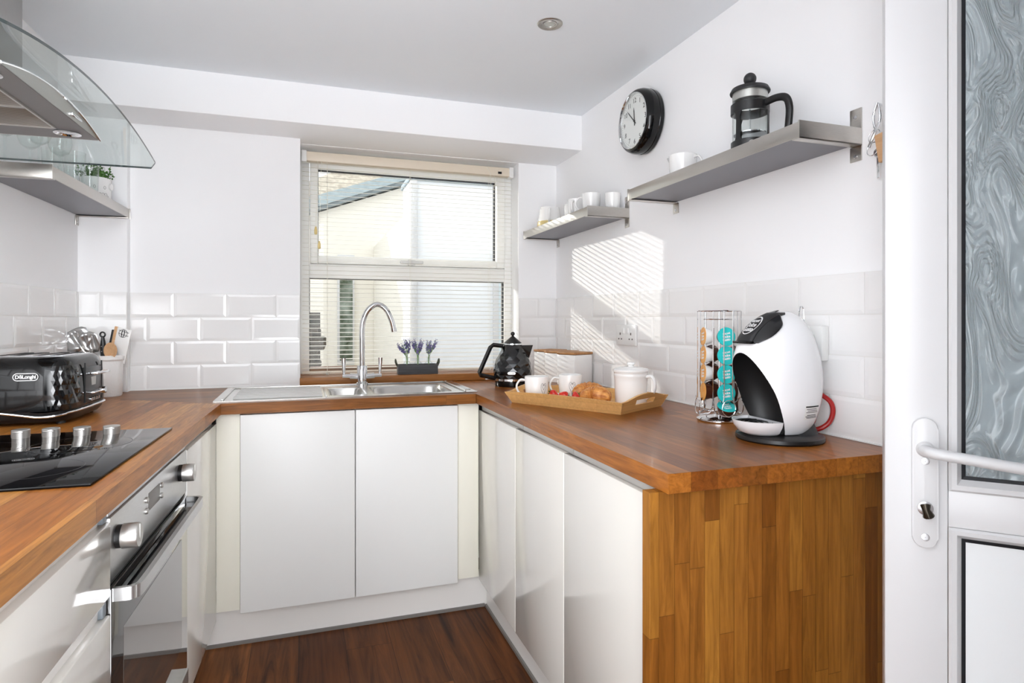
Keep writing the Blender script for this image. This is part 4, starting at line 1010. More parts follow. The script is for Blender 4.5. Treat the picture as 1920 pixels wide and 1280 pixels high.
# local X = short side direction, local Y = long side
hx_, hy_ = .136, .230
bm = nb(); box(bm, -hx_, hx_, -hy_, hy_, .0, .012); obj('tray_floor', bm, 'bamboo', tr, 0)
for s in (-1, 1):                                          # long sides, gently bowed top edge
    bm = nb(); n = 14; prev = None
    for i in range(n+1):
        q = -1+2*i/n; y = q; zt = .040+.006*(1-q*q)
        ends = [(hx_*s, hy_*q, .0), ((hx_-.010)*s, hy_*q, .012), ((hx_+.012)*s, (hy_+.018)*q, zt), ((hx_+.022)*s, (hy_+.018)*q, zt)]
        cur = [bm.verts.new(p) for p in ends]
        if prev:
            for a in range(4): bm.faces.new((prev[a], prev[(a+1) % 4], cur[(a+1) % 4], cur[a]))
        else: bm.faces.new(cur)
        prev = cur
    bm.faces.new(prev); obj('side_panel', bm, 'bamboo', tr)
for s in (-1, 1):                                          # ends with a hump and a slot
    bm = nb()
    def ep(u, v, inner):
        y = hy_*s + s*.020*v/.05 - (s*.010 if inner else 0); return ((hx_+.019*v/.05)*u, y, v)
    xs = [-1, -.8, -.6, -.42, -.36, -.2, 0, .2, .36, .42, .6, .8, 1]
    top = lambda u: .040+.020*max(0, math.cos(u*PI/1.7))**1.0 if abs(u) < .85 else .040
    vv = {}
    for i, u in enumerate(xs):
        for j, fz in enumerate((0, .42, .74, 1)):
            z = top(u)*fz if j != 1 and j != 2 else (.024 if j == 1 else .041 if abs(u) < .6 else .036)
            if j == 3: z = top(u)
            for inn in (0, 1): vv[i, j, inn] = bm.verts.new(ep(u, z, inn))
    hole = lambda i, j: j == 1 and 3 <= i <= 8
    for i in range(len(xs)-1):
        for j in range(3):
            if hole(i, j): continue
            for inn in (0, 1): bm.faces.new((vv[i, j, inn], vv[i+1, j, inn], vv[i+1, j+1, inn], vv[i, j+1, inn]))
    for i in range(len(xs)-1):
        for j in (0, 3): bm.faces.new((vv[i, j, 0], vv[i+1, j, 0], vv[i+1, j, 1], vv[i, j, 1]))
    for j in range(3):
        for i in (0, len(xs)-1): bm.faces.new((vv[i, j, 0], vv[i, j+1, 0], vv[i, j+1, 1], vv[i, j, 1]))
    for i in range(3, 9):
        for j in (1, 2): bm.faces.new((vv[i, j, 0], vv[i+1, j, 0], vv[i+1, j, 1], vv[i, j, 1]))
    for i in (3, 9): bm.faces.new((vv[i, 1, 0], vv[i, 2, 0], vv[i, 2, 1], vv[i, 1, 1]))
    obj('handle_panel', bm, 'bamboo', tr, 30)
FZ = .9222
mug('heart_mug', 'white mug with a grey heart at the left end of the tray', (.819, 2.119, FZ), .0445, .084, 2.75, heart=-4.15+.10)
mug('heart_mug', 'white mug with a grey heart behind the strawberries on the tray', (.9485, 2.1066, FZ), .0445, .088, 2.75, heart=-4.55)
lp = thing('lidded_pot', 'white lidded ceramic pot at the near end of the tray', 'pot', (1.079, 1.885, FZ))
bm = nb(); lathe(bm, [(0, 0), (.050, 0), (.054, .004), (.0565, .08), (.0575, .095), (.0585, .097), (.0585, .104), (.0575, .106), (.0595, .112), (.056, .114), (.05, .02), (0, .01)], 48); obj('pot_body', bm, 'ceramic', lp)
bm = nb(); lathe(bm, [(.0, .113), (.062, .1135), (.0625, .119), (.056, .124), (.03, .129), (.012, .130), (0, .13)], 48); ll = obj('lid', bm, 'ceramic', lp)
bm = nb(); lathe(bm, [(.010, .129), (.0105, .135), (.014, .138), (.014, .143), (.012, .145), (0, .145)], 28); obj('lid_knob', bm, 'ceramic', ll)
hdn = Vector((.62, -.78, 0)).normalized()
bm = nb(); tube(bm, catmull([hdn*.05+Vector((0, 0, .094)), hdn*.075+Vector((0, 0, .098)), hdn*.086+Vector((0, 0, .075)), hdn*.08+Vector((0, 0, .045)), hdn*.054+Vector((0, 0, .022))], 6), .008, 12, flat=(.009, .006)); obj('handle', bm, 'ceramic', lp)
def croissant(label, loc, rz, s=1.0, tilt=0):
    bm = nb(); n = 44; rings = []
    for i in range(n+1):
        t = -1+2*i/n; a = t*1.15; rad = .05
        c = Vector((math.sin(a)*rad*1.25, -math.cos(a)*rad+rad*.8, 0)); tg = Vector((math.cos(a), math.sin(a)*1, 0)).normalized(); nn = Vector((-tg.y, tg.x, 0))
        env = (max(0, 1-abs(t)**1.9))**.8; seg = (abs(t)*5.2) % 1
        r = .004+.036*env*(.87+.16*(1-seg))
        rings.append([bm.verts.new(c+nn*r*math.cos(2*PI*k/22)*.95+Vector((0, 0, 1))*r*(math.sin(2*PI*k/22)*.95))for k in range(22)])
    for a, b in zip(rings, rings[1:]):
        for k in range(22): bm.faces.new((a[k], a[(k+1) % 22], b[(k+1) % 22], b[k]))
    bm.faces.new(rings[0]); bm.faces.new(rings[-1])
    zmin = min(v.co.z for v in bm.verts)
    for v in bm.verts:
        v.co.z = max(v.co.z, zmin*.86)-zmin*.86; v.co *= s
        v.co += .0012*Vector((noise.noise(v.co*90), noise.noise(v.co*90+Vector((5, 0, 0))), noise.noise(v.co*90+Vector((0, 7, 0)))))
        v.co.z = max(0, v.co.z)
    o = tag(obj('croissant', bm, 'croissant', smooth=50), label, 'croissant'); o.location = loc; o.rotation_euler = (0, 0, rz); return o
croissant('golden croissant at the back, in front of the second heart mug', (.984, 2.018, FZ), 2.6, .94)
croissant('golden croissant at the front, next to the white lidded pot', (.953, 1.902, FZ), 2.2, .9)
def strawberry(label, loc, rx, rz):
    t = thing('strawberry', label, 'strawberry', loc, rz); bm = nb()
    lathe(bm, [(0, -.019), (.006, -.016), (.0125, -.004), (.0145, .006), (.011, .013), (0, .014)], 20); xform(bm, Matrix.Rotation(rx, 4, 'X')); obj('berry', bm, 'strawberry', t, 60)
    bm = nb()
    for k in range(7):
        a = k*2*PI/7; d = Vector((math.cos(a), math.sin(a), 0)); s = Vector((-d.y, d.x, 0))
        v = [bm.verts.new(p) for p in (Vector((0, 0, .0145)), d*.007+s*.0035+Vector((0, 0, .0155)), d*.015+Vector((0, 0, .0185)), d*.007-s*.0035+Vector((0, 0, .0155)))]; bm.faces.new(v)
    cyl(bm, (0, 0, .014), (.002, 0, .024), .001, n=6); xform(bm, Matrix.Rotation(rx, 4, 'X')); obj('calyx', bm, 'leaf', t, 0)
strawberry('red strawberry at the left of the three on the tray, leaves pointing up-right', (.853, 2.035, FZ+.026), R(-70), R(40))
strawberry('red strawberry in the middle of the three on the tray, lying sideways', (.874, 1.993, FZ+.026), R(100), R(65))
strawberry('red strawberry at the right of the three, pointing up beside the croissants', (.905, 1.962, FZ+.024), R(150), R(0))
bm = nb(); rs = random.Random(5)
for k in range(16):
    d = Vector((rs.uniform(-1, 1), rs.uniform(-1, 1), rs.uniform(.2, 1))).normalized(); s = d.cross(Vector((.3, .2, 1))).normalized()
    v = [bm.verts.new(p) for p in (Vector((0, 0, 0)), d*.012+s*.004, d*.024, d*.012-s*.004)]; bm.faces.new(v)
o = tag(obj('mint_sprig', bm, 'leaf', smooth=0), 'small green leaf sprig between the strawberries and the croissants', 'leaf'); o.location = (.920, 1.985, FZ+.018)
bm = nb(); bmesh.ops.create_cube(bm, size=1); bm.free()

# ------------------------------------------------------------------ lavender crate on the sill
cx0, cy0 = .5435, 3.055
cr_ = thing('flower_crate', 'dark grey wooden crate with rope handles on the window sill', 'crate', (cx0, cy0, .9463), R(-2))
CW, CD, CH = .098, .032, .049
for nm, a in (('front_board', (-CW, CW, -CD, -CD+.008, 0, CH)), ('back_board', (-CW, CW, CD-.008, CD, 0, CH)), ('end_board', (-CW, -CW+.008, -CD+.008, CD-.008, 0, CH)), ('end_board', (CW-.008, CW, -CD+.008, CD-.008, 0, CH)), ('base_board', (-CW+.008, CW-.008, -CD+.008, CD-.008, 0, .006))):
    bm = nb(); box(bm, *a, .001); obj(nm, bm, 'crate', cr_)
for s in (-1, 1):
    bm = nb(); tube(bm, catmull([(s*CW, -.016, .040), (s*(CW+.008), -.014, .058), (s*(CW+.010), 0, .072), (s*(CW+.008), .014, .058), (s*CW, .016, .040)], 6), .0042, 8); obj('rope_handle', bm, 'rope', cr_)
bm = nb(); rs = random.Random(11)
for k in range(120):
    bmesh.ops.create_icosphere(bm, subdivisions=1, radius=.004, matrix=Matrix.Translation((rs.uniform(-CW+.012, CW-.012), rs.uniform(-CD+.012, CD-.012), .036+rs.uniform(0, .008))))
o = obj('pebble_filling', bm, 'crate', cr_, 0); o['kind'] = 'stuff'
for dx, lab, lab2, lean, nst in ((-.052, 'left', 'leftmost', -.012, 9), (.002, 'middle', 'middle', .0, 10), (.056, 'right', 'rightmost', .012, 7)):
    b = thing('bottle_vase', 'small clear glass bottle, %s of three in the grey crate' % lab2, 'vase', (cx0+dx, cy0-.002, .9527))
    bm = nb(); lathe(bm, [(0, .001), (.021, .001), (.022, .006), (.021, .045), (.010, .058), (.009, .075), (.011, .078), (.0095, .078), (.0075, .074), (.0085, .057), (.0195, .044), (.0205, .006), (0, .004)], 28); obj('bottle', bm, 'glass', b)
    f = thing('lavender_bunch', 'purple lavender bunch in the %s glass bottle of the grey crate' % lab, 'lavender', (cx0+dx, cy0-.002, .9527))
    bs, bf, bl_ = nb(), nb(), nb(); rs = random.Random(int(dx*1000)+77)
    for k in range(nst):
        a = 2*PI*k/nst; sp_ = rs.uniform(.012, .044)
        tip = Vector((math.cos(a)*sp_+lean, math.sin(a)*sp_*.6, rs.uniform(.125, .168)))
        tube(bs, [(math.cos(a)*.006, math.sin(a)*.006, .012), (math.cos(a+2)*.003, math.sin(a+2)*.003, .07), tuple(tip*.72+Vector((0, 0, .025))), tuple(tip)], .0009, 5)
        d = (tip-Vector((0, 0, .08))).normalized()
        for q in range(26):
            p = tip+d*(-.034+q*.0017); s_ = .0056*(1.15-q/34)
            o_ = Vector((rs.uniform(-1, 1), rs.uniform(-1, 1), rs.uniform(-.5, .5)))*.0058
            bmesh.ops.create_icosphere(bf, subdivisions=1, radius=s_*.62, matrix=Matrix.Translation(p+o_))
        for q in range(3):
            p = Vector((0, 0, .078)).lerp(tip, .2+.2*q); dv = Vector((math.cos(a+q), math.sin(a+q), 1.5)).normalized(); sd = dv.cross(Vector((0, 1, .2))).normalized()
            v = [bl_.verts.new(x) for x in (p, p+dv*.012+sd*.0016, p+dv*.026, p+dv*.012-sd*.0016)]; bl_.faces.new(v)
    obj('stems', bs, 'stem', f); obj('flower_heads', bf, 'lav', f, 0); obj('leaves', bl_, 'stem', f, 0)

# ------------------------------------------------------------------ capsule rack
RX, RY = 1.190, 1.552
rk = thing('capsule_rack', 'chrome wire carousel rack holding coffee capsules beside the coffee machine', 'rack', (RX, RY, .910))
bm = nb(); lathe(bm, [(0, 0), (.062, 0), (.066, .003), (.066, .007), (.058, .011), (.03, .015), (.012, .02), (0, .02)], 48); obj('rack_base', bm, 'chrome', rk)
bm = nb(); cyl(bm, (0, 0, .015), (0, 0, .05), .006, n=16); cyl(bm, (0, 0, .05), (0, 0, .33), .003, n=12); obj('centre_post', bm, 'chrome', rk)
CAMD = math.atan2(-RY, -RX)                                # direction from the rack towards the room's open end
cols = [CAMD+R(24), CAMD-R(70), CAMD+R(112), CAMD-R(150)]
for ca_ in cols:
    d = Vector((math.cos(ca_), math.sin(ca_), 0)); s = Vector((-d.y, d.x, 0)); bm = nb()
    for e in (-1, 1):
        tube(bm, catmull([d*.062+s*e*.0135+Vector((0, 0, .33)), d*.062+s*e*.0135+Vector((0, 0, .20)), d*.062+s*e*.0135+Vector((0, 0, .072)), d*.062+s*e*.029+Vector((0, 0, .072))], 5), .0016, 6)
        tube(bm, catmull([d*.030+s*e*.031+Vector((0, 0, .33)), d*.030+s*e*.031+Vector((0, 0, .18)), d*.032+s*e*.031+Vector((0, 0, .045)), d*.05+s*e*.018+Vector((0, 0, .024)), d*.066+Vector((0, 0, .020))], 5), .0018, 6)
    tube(bm, [d*.066+s*.02*math.sin(q*PI/8)+Vector((0, 0, .045))+Vector((0, 0, -.024*math.cos(q*PI/8))) for q in range(16)], .0014, 6, closed=True)
    obj('column_wires', bm, 'chrome', rk)
for z in (.33, .305):
    bm = nb(); tube(bm, [(.062*math.cos(q*PI/20), .062*math.sin(q*PI/20), z) for q in range(40)] if z > .32 else [(.045*math.cos(q*PI/20), .045*math.sin(q*PI/20), z) for q in range(40)], .0018, 6, closed=True); obj('rack_ring', bm, 'chrome', rk)
def capsule_mesh(foil, body):
    bm = nb(); lathe(bm, [(0, 0), (.0265, 0), (.0275, -.0008), (.0275, -.0025), (.025, -.003), (.024, -.012), (.019, -.026), (.012, -.030), (0, -.031)], 32)
    bmesh.ops.recalc_face_normals(bm, faces=bm.faces)
    return bm
protos = {}
def capsule(kind, label, ca_, z, tilt=0, r=.050, group=None, spin=0, dz=0):
    foil, body = {'teal': ('teal', 'brown'), 'orange': ('orange', 'ceramic'), 'dark': ('brown', 'brown'), 'orange_brown': ('orange', 'brown')}[kind]
    d = Vector((math.cos(ca_), math.sin(ca_), 0)); n = (d*math.cos(tilt)+Vector((0, 0, 1))*math.sin(tilt)).normalized(); x = Vector((-d.y, d.x, 0)); y = n.cross(x)
    mt_ = frame3(Vector((RX, RY, .910+z))+d*r, x, y, n)
    if kind in protos: return dup(protos[kind], mtx=mt_, label=label, group=group)
    t = thing('coffee_capsule', label, 'capsule', group=group, mtx=mt_)
    bm = nb(); lathe(bm, [(.0275, -.0008), (.0275, -.0025), (.025, -.003), (.024, -.012), (.019, -.026), (.012, -.030), (0, -.031)], 32); obj('cup', bm, body, t)
    bm = nb(); lathe(bm, [(0, 0), (.0268, 0), (.0276, -.0009)], 32); f = obj('foil', bm, foil, t)
    if kind in ('teal', 'orange'):
        for i, (tx, sz) in enumerate((('NESCAFÉ', .0062), ('Dolce', .0105), ('Gusto', .0105))):
            text('foil_print', tx, sz, 'white_ink', f, Matrix.Translation((.0, .0085-i*.0088, .0003)) @ Matrix.Rotation(R(8), 4, 'Z'), ext=.0001, bold=.0003, spacing=.85)
    protos[kind] = t
    return t
names4 = ('topmost', 'second from top', 'third from top', 'fourth from top')
for i, z in enumerate((.254, .1985, .1435, .088)):
    capsule('teal', 'teal coffee capsule with white print, %s in the front column of the rack' % names4[i], cols[0], z, R(4))
capsule('teal', 'teal-lidded brown coffee capsule tipped upward at the bottom of the front column', cols[0], .050, R(62), .052)
for i, z in enumerate((.254, .1985, .1435, .088)):
    capsule('orange' if i < 3 else 'orange_brown', 'orange-foil coffee capsule, %s in the left column of the rack' % names4[i], cols[1], z, R(3))
for i, z in enumerate((.1985, .1435, .088, .046)):
    capsule('dark', 'dark brown coffee capsule, %s in the right column partly behind the coffee machine' % names4[i], cols[2], z, 0, .047)
for i, z in enumerate((.1985, .1435, .088)):
    capsule('dark', 'dark brown coffee capsule, %s in the rear column seen through the wires' % names4[i], cols[3], z, 0, .047)

# ------------------------------------------------------------------ coffee machine
CM = Matrix.Translation((1.150, 1.262, .910)) @ Matrix.Rotation(PI-R(2), 4, 'Z')       # local +X faces the room
cm = thing('coffee_machine', 'white and black egg-shaped capsule coffee machine on the right worktop', 'coffee machine', mtx=CM)
bm = nb(); lathe(bm, [(0, 0), (.103, 0), (.106, .004), (.105, .012), (.099, .016), (0, .0165)], 56); obj('machine_base', bm, 'black', cm)
bm = nb(); rr = []
for z, cx, a, b in ((.0155, -.045, .055, .06), (.03, -.05, .045, .05), (.05, -.052, .036, .042), (.075, -.05, .03, .035)): rr.append([bm.verts.new((cx+p[0], p[1], z)) for p in ring_pts(a, b, 32)])
for p, q in zip(rr, rr[1:]):
    for i in range(32): bm.faces.new((p[i], p[(i+1) % 32], q[(i+1) % 32], q[i]))
obj('pedestal', bm, 'black_soft', cm)
SH = [(.018, -.004, .055, .050), (.024, -.004, .064, .056), (.045, -.003, .084, .068), (.08, .000, .101, .079), (.12, .003, .111, .084), (.16, .006, .115, .086), (.20, .008, .112, .084), (.235, .008, .103, .078), (.265, .005, .089, .068), (.29, .000, .070, .054), (.308, -.006, .049, .039), (.320, -.011, .027, .022), (.3245, -.013, .012, .010)]
def shp(z):
    for p, q in zip(SH, SH[1:]):
        if p[0] <= z <= q[0]:
            t = (z-p[0])/(q[0]-p[0]); return tuple(p[i]+(q[i]-p[i])*t for i in (1, 2, 3))
    return SH[-1][1:] if z > .3 else SH[0][1:]
# smooth the profile with a spline
zz = catmull([(p[1], p[2], p[0]) for p in SH], 4); bb = catmull([(p[3], 0, p[0]) for p in SH], 4)
SM = [(a.z, a.x, a.y, b.x) for a, b in zip(zz, bb)]
bm = nb(); rr = [[bm.verts.new((cx+p[0], p[1], z)) for p in ring_pts(a, b, 64, 0, 2.15)] for z, cx, a, b in SM]
for p, q in zip(rr, rr[1:]):
    for i in range(64): bm.faces.new((p[i], p[(i+1) % 64], q[(i+1) % 64], q[i]))
bm.faces.new(rr[0]); bm.faces.new(rr[-1])
body = obj('machine_body', bm, ['white_plastic', 'black_soft'], cm, 40)
bm = nb(); bmesh.ops.create_uvsphere(bm, u_segments=48, v_segments=32, radius=1)
for v in bm.verts: v.co = Vector((v.co.x*.088, v.co.y*.074, v.co.z*.134))
xform(bm, Matrix.Translation((.084, 0, .091)) @ Matrix.Rotation(R(17), 4, 'Y'))
cut = obj('cut', bm, ['white_plastic', 'black_soft'], cm, 0)
for p in cut.data.polygons: p.material_index = 1
md = body.modifiers.new('b', 'BOOLEAN'); md.object = cut; md.operation = 'DIFFERENCE'; md.solver = 'EXACT'
dg = bpy.context.evaluated_depsgraph_get(); dg.update()
me = bpy.data.meshes.new_from_object(body.evaluated_get(dg)); body.modifiers.clear()
def submesh(me, idx, name, m, smooth=40):
    b = nb(); b.from_mesh(me); bmesh.ops.delete(b, geom=[f for f in b.faces if f.material_index != idx], context='FACES')
    for f in b.faces: f.material_index = 0
    return b
bpy.data.objects.remove(cut)
b0 = submesh(me, 0, '', ''); b1_ = submesh(me, 1, '', '')
bpy.data.objects.remove(body)
# the visor region of the shell is black
VB = [(.243, .096), (.25, .085), (.263, .063), (.285, .036), (.302, .027), (.311, .021), (.318, .018), (.3245, .014)]
body = obj('machine_body', b0, 'white_plastic', cm, 40)
obj('brewing_recess', b1_, 'black', cm, 40)
bm = nb()
VC = catmull([(x, 0, z) for z, x in VB], 8)
def vbx(z):
    for p, q in zip(VC, VC[1:]):
        if p.z <= z <= q.z+1e-9: return p.x+(q.x-p.x)*(z-p.z)/max(1e-9, q.z-p.z)
    return VC[-1].x
prev = None
for k in range(61):
    z = .2445+(.3238-.2445)*k/60
    for p, q in zip(SM, SM[1:]):
        if p[0] <= z <= q[0]+1e-9:
            t = (z-p[0])/(q[0]-p[0]); cx, a, b = (p[i]+(q[i]-p[i])*t for i in (1, 2, 3)); break
    c = max(-.98, min(.98, (vbx(z)-cx)/a)); tb_ = math.acos(math.copysign(abs(c)**(2.15/2), c)); cur = []
    for i in range(49):
        t = -tb_+2*tb_*i/48; ct_, st_ = math.cos(t), math.sin(t)
        cur.append(bm.verts.new((cx+(a+.0022)*math.copysign(abs(ct_)**(2/2.15), ct_), (b+.0022)*math.copysign(abs(st_)**(2/2.15), st_), z+.001)))
    if prev:
        for i in range(48): bm.faces.new((prev[i], prev[i+1], cur[i+1], cur[i]))
    prev = cur
vz = obj('visor', bm, mat('visor_black', (26, 27, 29), .22, coat=.3), cm, 60)
vz.modifiers.new('s', 'SOLIDIFY').thickness = .003; vz.modifiers['s'].offset = 1
# lever strap over the nose
prev = None; bm = nb(); strap = []
for k in range(26):
    z = .246+.0715*k/25
    for p, q in zip(SM, SM[1:]):
        if p[0] <= z <= q[0]+1e-9:
            t = (z-p[0])/(q[0]-p[0]); cx, a, b = (p[i]+(q[i]-p[i])*t for i in (1, 2, 3)); break
    w = .030; row = []
    for j in range(9):
        y = -w+2*w*j/8; yy = max(-b*.98, min(b*.98, y)); x = cx+a*(1-abs(yy/b)**2.15)**(1/2.15)
        row.append(Vector((x+.007, yy, z+.004)))
    strap.append(row)
vv = [[bm.verts.new(p) for p in row] for row in strap]
for k in range(25):
    for j in range(8): bm.faces.new((vv[k][j], vv[k][j+1], vv[k+1][j+1], vv[k+1][j]))
lvv = obj('brew_lever', bm, 'black_soft', cm, 60); sm = lvv.modifiers.new('s', 'SOLIDIFY'); sm.thickness = .008; sm.offset = -1
bm = nb(); box(bm, .088, .115, -.034, .034, .2435, .250, .002); obj('lever_lip', bm, 'black_gloss', cm)
def on_strap(p):                                           # wrap flat badge art round the lever: x across, y up the slope
    k = min(24.99, max(0, (p.y+.035)/.07*25)); k0 = int(k); f = k-k0
    j = min(7.99, max(0, (p.x+.030)/.06*8)); j0 = int(j); g = j-j0
    A = strap[k0][j0].lerp(strap[k0][j0+1], g); B = strap[k0+1][j0].lerp(strap[k0+1][j0+1], g)
    n = Vector((.75, 0, .66)); return A.lerp(B, f)+n*(.0016+p.z)
bm = nb(); a = ring_pts(.0225, .0215, 48); b = ring_pts(.0205, .0195, 48)
va = [bm.verts.new(on_strap(Vector((p[0], p[1]+.002, .0)))) for p in a]; vb = [bm.verts.new(on_strap(Vector((p[0], p[1]+.002, 0)))) for p in b]
for i in range(48): bm.faces.new((va[i], va[(i+1) % 48], vb[(i+1) % 48], vb[i]))
bd = obj('badge_ring', bm, 'white_ink', lvv, 0)
for i, (tx, sz, y) in enumerate((('NESCAFÉ', .0065, .0125), ('Dolce', .013, .003), ('Gusto', .013, -.0075))):
    text('badge_text', tx, sz, 'white_ink', bd, Matrix.Translation((0, y, 0)), ext=.0001, bold=.0003, warp=on_strap)
# drip tray
bm = nb(); rr = []; n = 40
def dtray(s, z):
    out = []
    for i in range(n+1):
        a = -PI/2+PI*i/n; out.append((.045+.082*s*max(0, math.cos(a))**.9, .068*s*math.sin(a), z))
    return out
outer = [(.64, .0175), (.80, .024), (.95, .040), (1.0, .053)]; inner = [(.95, .053), (.93, .044)]
rr = [[bm.verts.new(p) for p in dtray(s, z)] for s, z in outer+inner]
for p, q in zip(rr, rr[1:]):
    for i in range(n+1): bm.faces.new((p[i], p[(i+1) % (n+1)], q[(i+1) % (n+1)], q[i]))
bm.faces.new(rr[0][::-1]); obj('drip_tray', bm, 'white_plastic', cm)
bm = nb(); bm.faces.new([bm.verts.new(p) for p in dtray(.93, .0465)]); gr = obj('drip_grille', bm, 'black_gloss', cm, 0)
bm = nb()
for k in range(4):
    r = .012+.011*k; tube(bm, [(.078+r*math.cos(q*PI/12), r*math.sin(q*PI/12), .047) for q in range(24)], .0014, 5, closed=True)
obj('grille_rings', bm, 'black', gr)
bm = nb()                                                  # clear water tank at the back
rr = [[bm.verts.new((cx-.012+p[0]*.97, p[1]*.86, z)) for p in ring_pts(a, b, 48)] for z, cx, a, b in SM if .05 < z < .27]
for p, q in zip(rr, rr[1:]):
    for i in range(48):
        if rr[0][i].co.x < -.03 or rr[0][(i+1) % 48].co.x < -.03: bm.faces.new((p[i], p[(i+1) % 48], q[(i+1) % 48], q[i]))
obj('water_tank', bm, thinglass('tank_glass', (.9, .92, .94), 1), cm, 50)
bm = nb(); tube(bm, catmull([(-.055, .006, .29), (-.058, .006, .33), (-.066, .004, .337), (-.074, .002, .33), (-.076, .002, .29)], 5), .0016, 8); obj('tank_handle', bm, 'chrome', cm)
bm = nb(); mt_ = Matrix.Translation((.083, -.034, .0168)) @ Matrix.Rotation(R(138), 4, 'Z') @ Matrix.Scale(.8, 4); stadium(bm, .036, .014, .0006, mt_); pill = obj('base_badge', bm, 'black_ink', cm, 0)
bm = nb(); pill_frame(bm, .036, .014, .0014, .0008, mt_); obj('badge_outline', bm, 'white_ink', pill, 0)
text('badge_text', 'DēLonghi', .0085, 'white_ink', pill, mt_ @ Matrix.Translation((0, 0, .0009)), ext=.0001, spacing=.9, bold=.0003)
# rating sticker on the flank that faces the open side
def flank(u, z, off=.0012):
    for p, q in zip(SM, SM[1:]):
        if p[0] <= z <= q[0]+1e-9:
            t = (z-p[0])/(q[0]-p[0]); cx, a, b = (p[i]+(q[i]-p[i])*t for i in (1, 2, 3)); break
    c = min(.99, max(-.99, (u-cx)/a)); y = b*(1-abs(c)**2.15)**(1/2.15); return Vector((u, y+off, z))
def sticker(name, x0, x1, z0, z1, m, off, par=None):
    bm = nb(); n = 10; prev = None
    for i in range(n+1):
        u = x0+(x1-x0)*i/n; cur = [bm.verts.new(flank(u, z, off)) for z in (z0, (z0+z1)/2, z1)]
        if prev:
            for q in range(2): bm.faces.new((prev[q], prev[q+1], cur[q+1], cur[q]))
        prev = cur
    return obj(name, bm, m, par or cm, 60)
sx_ = -.058
st = sticker('rating_sticker', sx_, -.008, .058, .094, 'ceramic', .0010)
sticker('print_band', sx_+.001, -.009, .089, .0925, 'black_ink', .0014, st)
for k, z in enumerate((.062, .0655, .069, .076, .080, .084)): sticker('print_line', sx_+.003+(k % 3)*.003, -.016+(k % 2)*.004, z, z+.0016, 'ink' if k > 2 else 'black_ink', .0014, st)
# red loop hanging behind the machine
bm = nb(); c0 = Vector((1.285, 1.272, .925))
tube(bm, catmull([c0+Vector(p) for p in ((-.030, .0, .002), (-.004, -.012, .004), (.012, -.026, .022), (.016, -.034, .05), (.010, -.032, .075), (-.004, -.018, .092), (-.012, -.008, .098), (-.010, -.006, .06), (-.018, -.004, .025))], 6, True), .0062, 10, closed=True)
tag(obj('cord_loop', bm, 'red'), 'red rubber loop behind the coffee machine against the tiles', 'cord')

# ------------------------------------------------------------------ glazed door, standing open on the right
DD = Vector((.69, -.724, 0)).normalized(); DN = Vector((-.724, -.69, 0)).normalized()
D0 = frame3((1.031, .863, 0), DD, DN*-1, (0, 0, 1))       # local X across the leaf, -Y towards the room
DW, DT = .80, .06
door = bpy.data.objects.new('door_1', None); COL.objects.link(door); door['kind'] = 'structure'; door.matrix_world = D0
def dp(name, bm, m, smooth=30, parent=None): return obj(name, bm, m, parent or door, smooth)
bm = nb(); SW = .0985
box(bm, 0, SW, 0, DT, .012, 2.02, .004); box(bm, DW-SW, DW, 0, DT, .012, 2.02, .004)
box(bm, SW, DW-SW, 0, DT, .84, .905, .001); box(bm, SW, DW-SW, 0, DT, .012, .11, .001); box(bm, SW, DW-SW, 0, DT, 1.91, 2.02, .001)
dp('door_leaf', bm, 'upvc')
def bead(z0, z1):
    bm = nb(); x0, x1 = SW, DW-SW
    w = .0205; sec = [(0, -.001), (.004, -.006), (.012, -.004), (w, .010)]
    loops = []
    for o_, y in sec: loops.append([bm.verts.new(p) for p in ((x0+o_, y, z0+o_), (x1-o_, y, z0+o_), (x1-o_, y, z1-o_), (x0+o_, y, z1-o_))])
    for a, b in zip(loops, loops[1:]):
        for i in range(4): bm.faces.new((a[i], a[(i+1) % 4], b[(i+1) % 4], b[i]))
    dp('glazing_bead', bm, 'upvc', 25)
    g0, g1 = w, w+.0065; bm = nb()
    A = [bm.verts.new(p) for p in ((x0+g0, .010, z0+g0), (x1-g0, .010, z0+g0), (x1-g0, .010, z1-g0), (x0+g0, .010, z1-g0))]
    B = [bm.verts.new(p) for p in ((x0+g1, .012, z0+g1), (x1-g1, .012, z0+g1), (x1-g1, .012, z1-g1), (x0+g1, .012, z1-g1))]
    for i in range(4): bm.faces.new((A[i], A[(i+1) % 4], B[(i+1) % 4], B[i]))
    dp('gasket', bm, 'gasket', 0)
bead(.905, 1.91); bead(.11, .84)
bm = nb(); box(bm, SW+.01, DW-SW-.01, .013, .019, .915, 1.90); dp('obscured_glass', bm, 'obscure', 0)
bm = nb(); box(bm, SW+.01, DW-SW-.01, .013, .04, .12, .83); dp('lower_panel', bm, mat('door_panel_white', (226, 229, 230), .35), 0)
HM = frame3((.0625, -.0005, .9165), (1, 0, 0), (0, 0, 1), (0, -1, 0))
bm = nb(); stadium(bm, .235, .040, .010, Matrix.Rotation(PI/2, 4, 'Z')); bmesh.ops.bevel(bm, geom=[e for e in bm.edges if all(v.co.z > .009 for v in e.verts)], offset=.002, segments=2, profile=.5, affect='EDGES')
xform(bm, HM); hp_ = dp('handle_plate', bm, 'upvc')
bm = nb(); tube(bm, catmull([(0, .0615, .008), (0, .0615, .030), (.010, .061, .046), (.035, .059, .050), (.08, .054, .050), (.125, .049, .050), (.145, .047, .049)], 6), .01, 14, flat=(.0115, .0095)); lathe(bm, [(.0145, .009), (.014, .014), (.011, .018), (0, .018)], 24, (0, .0615, 0)); xform(bm, HM); dp('lever_handle', bm, 'upvc', 40, hp_)
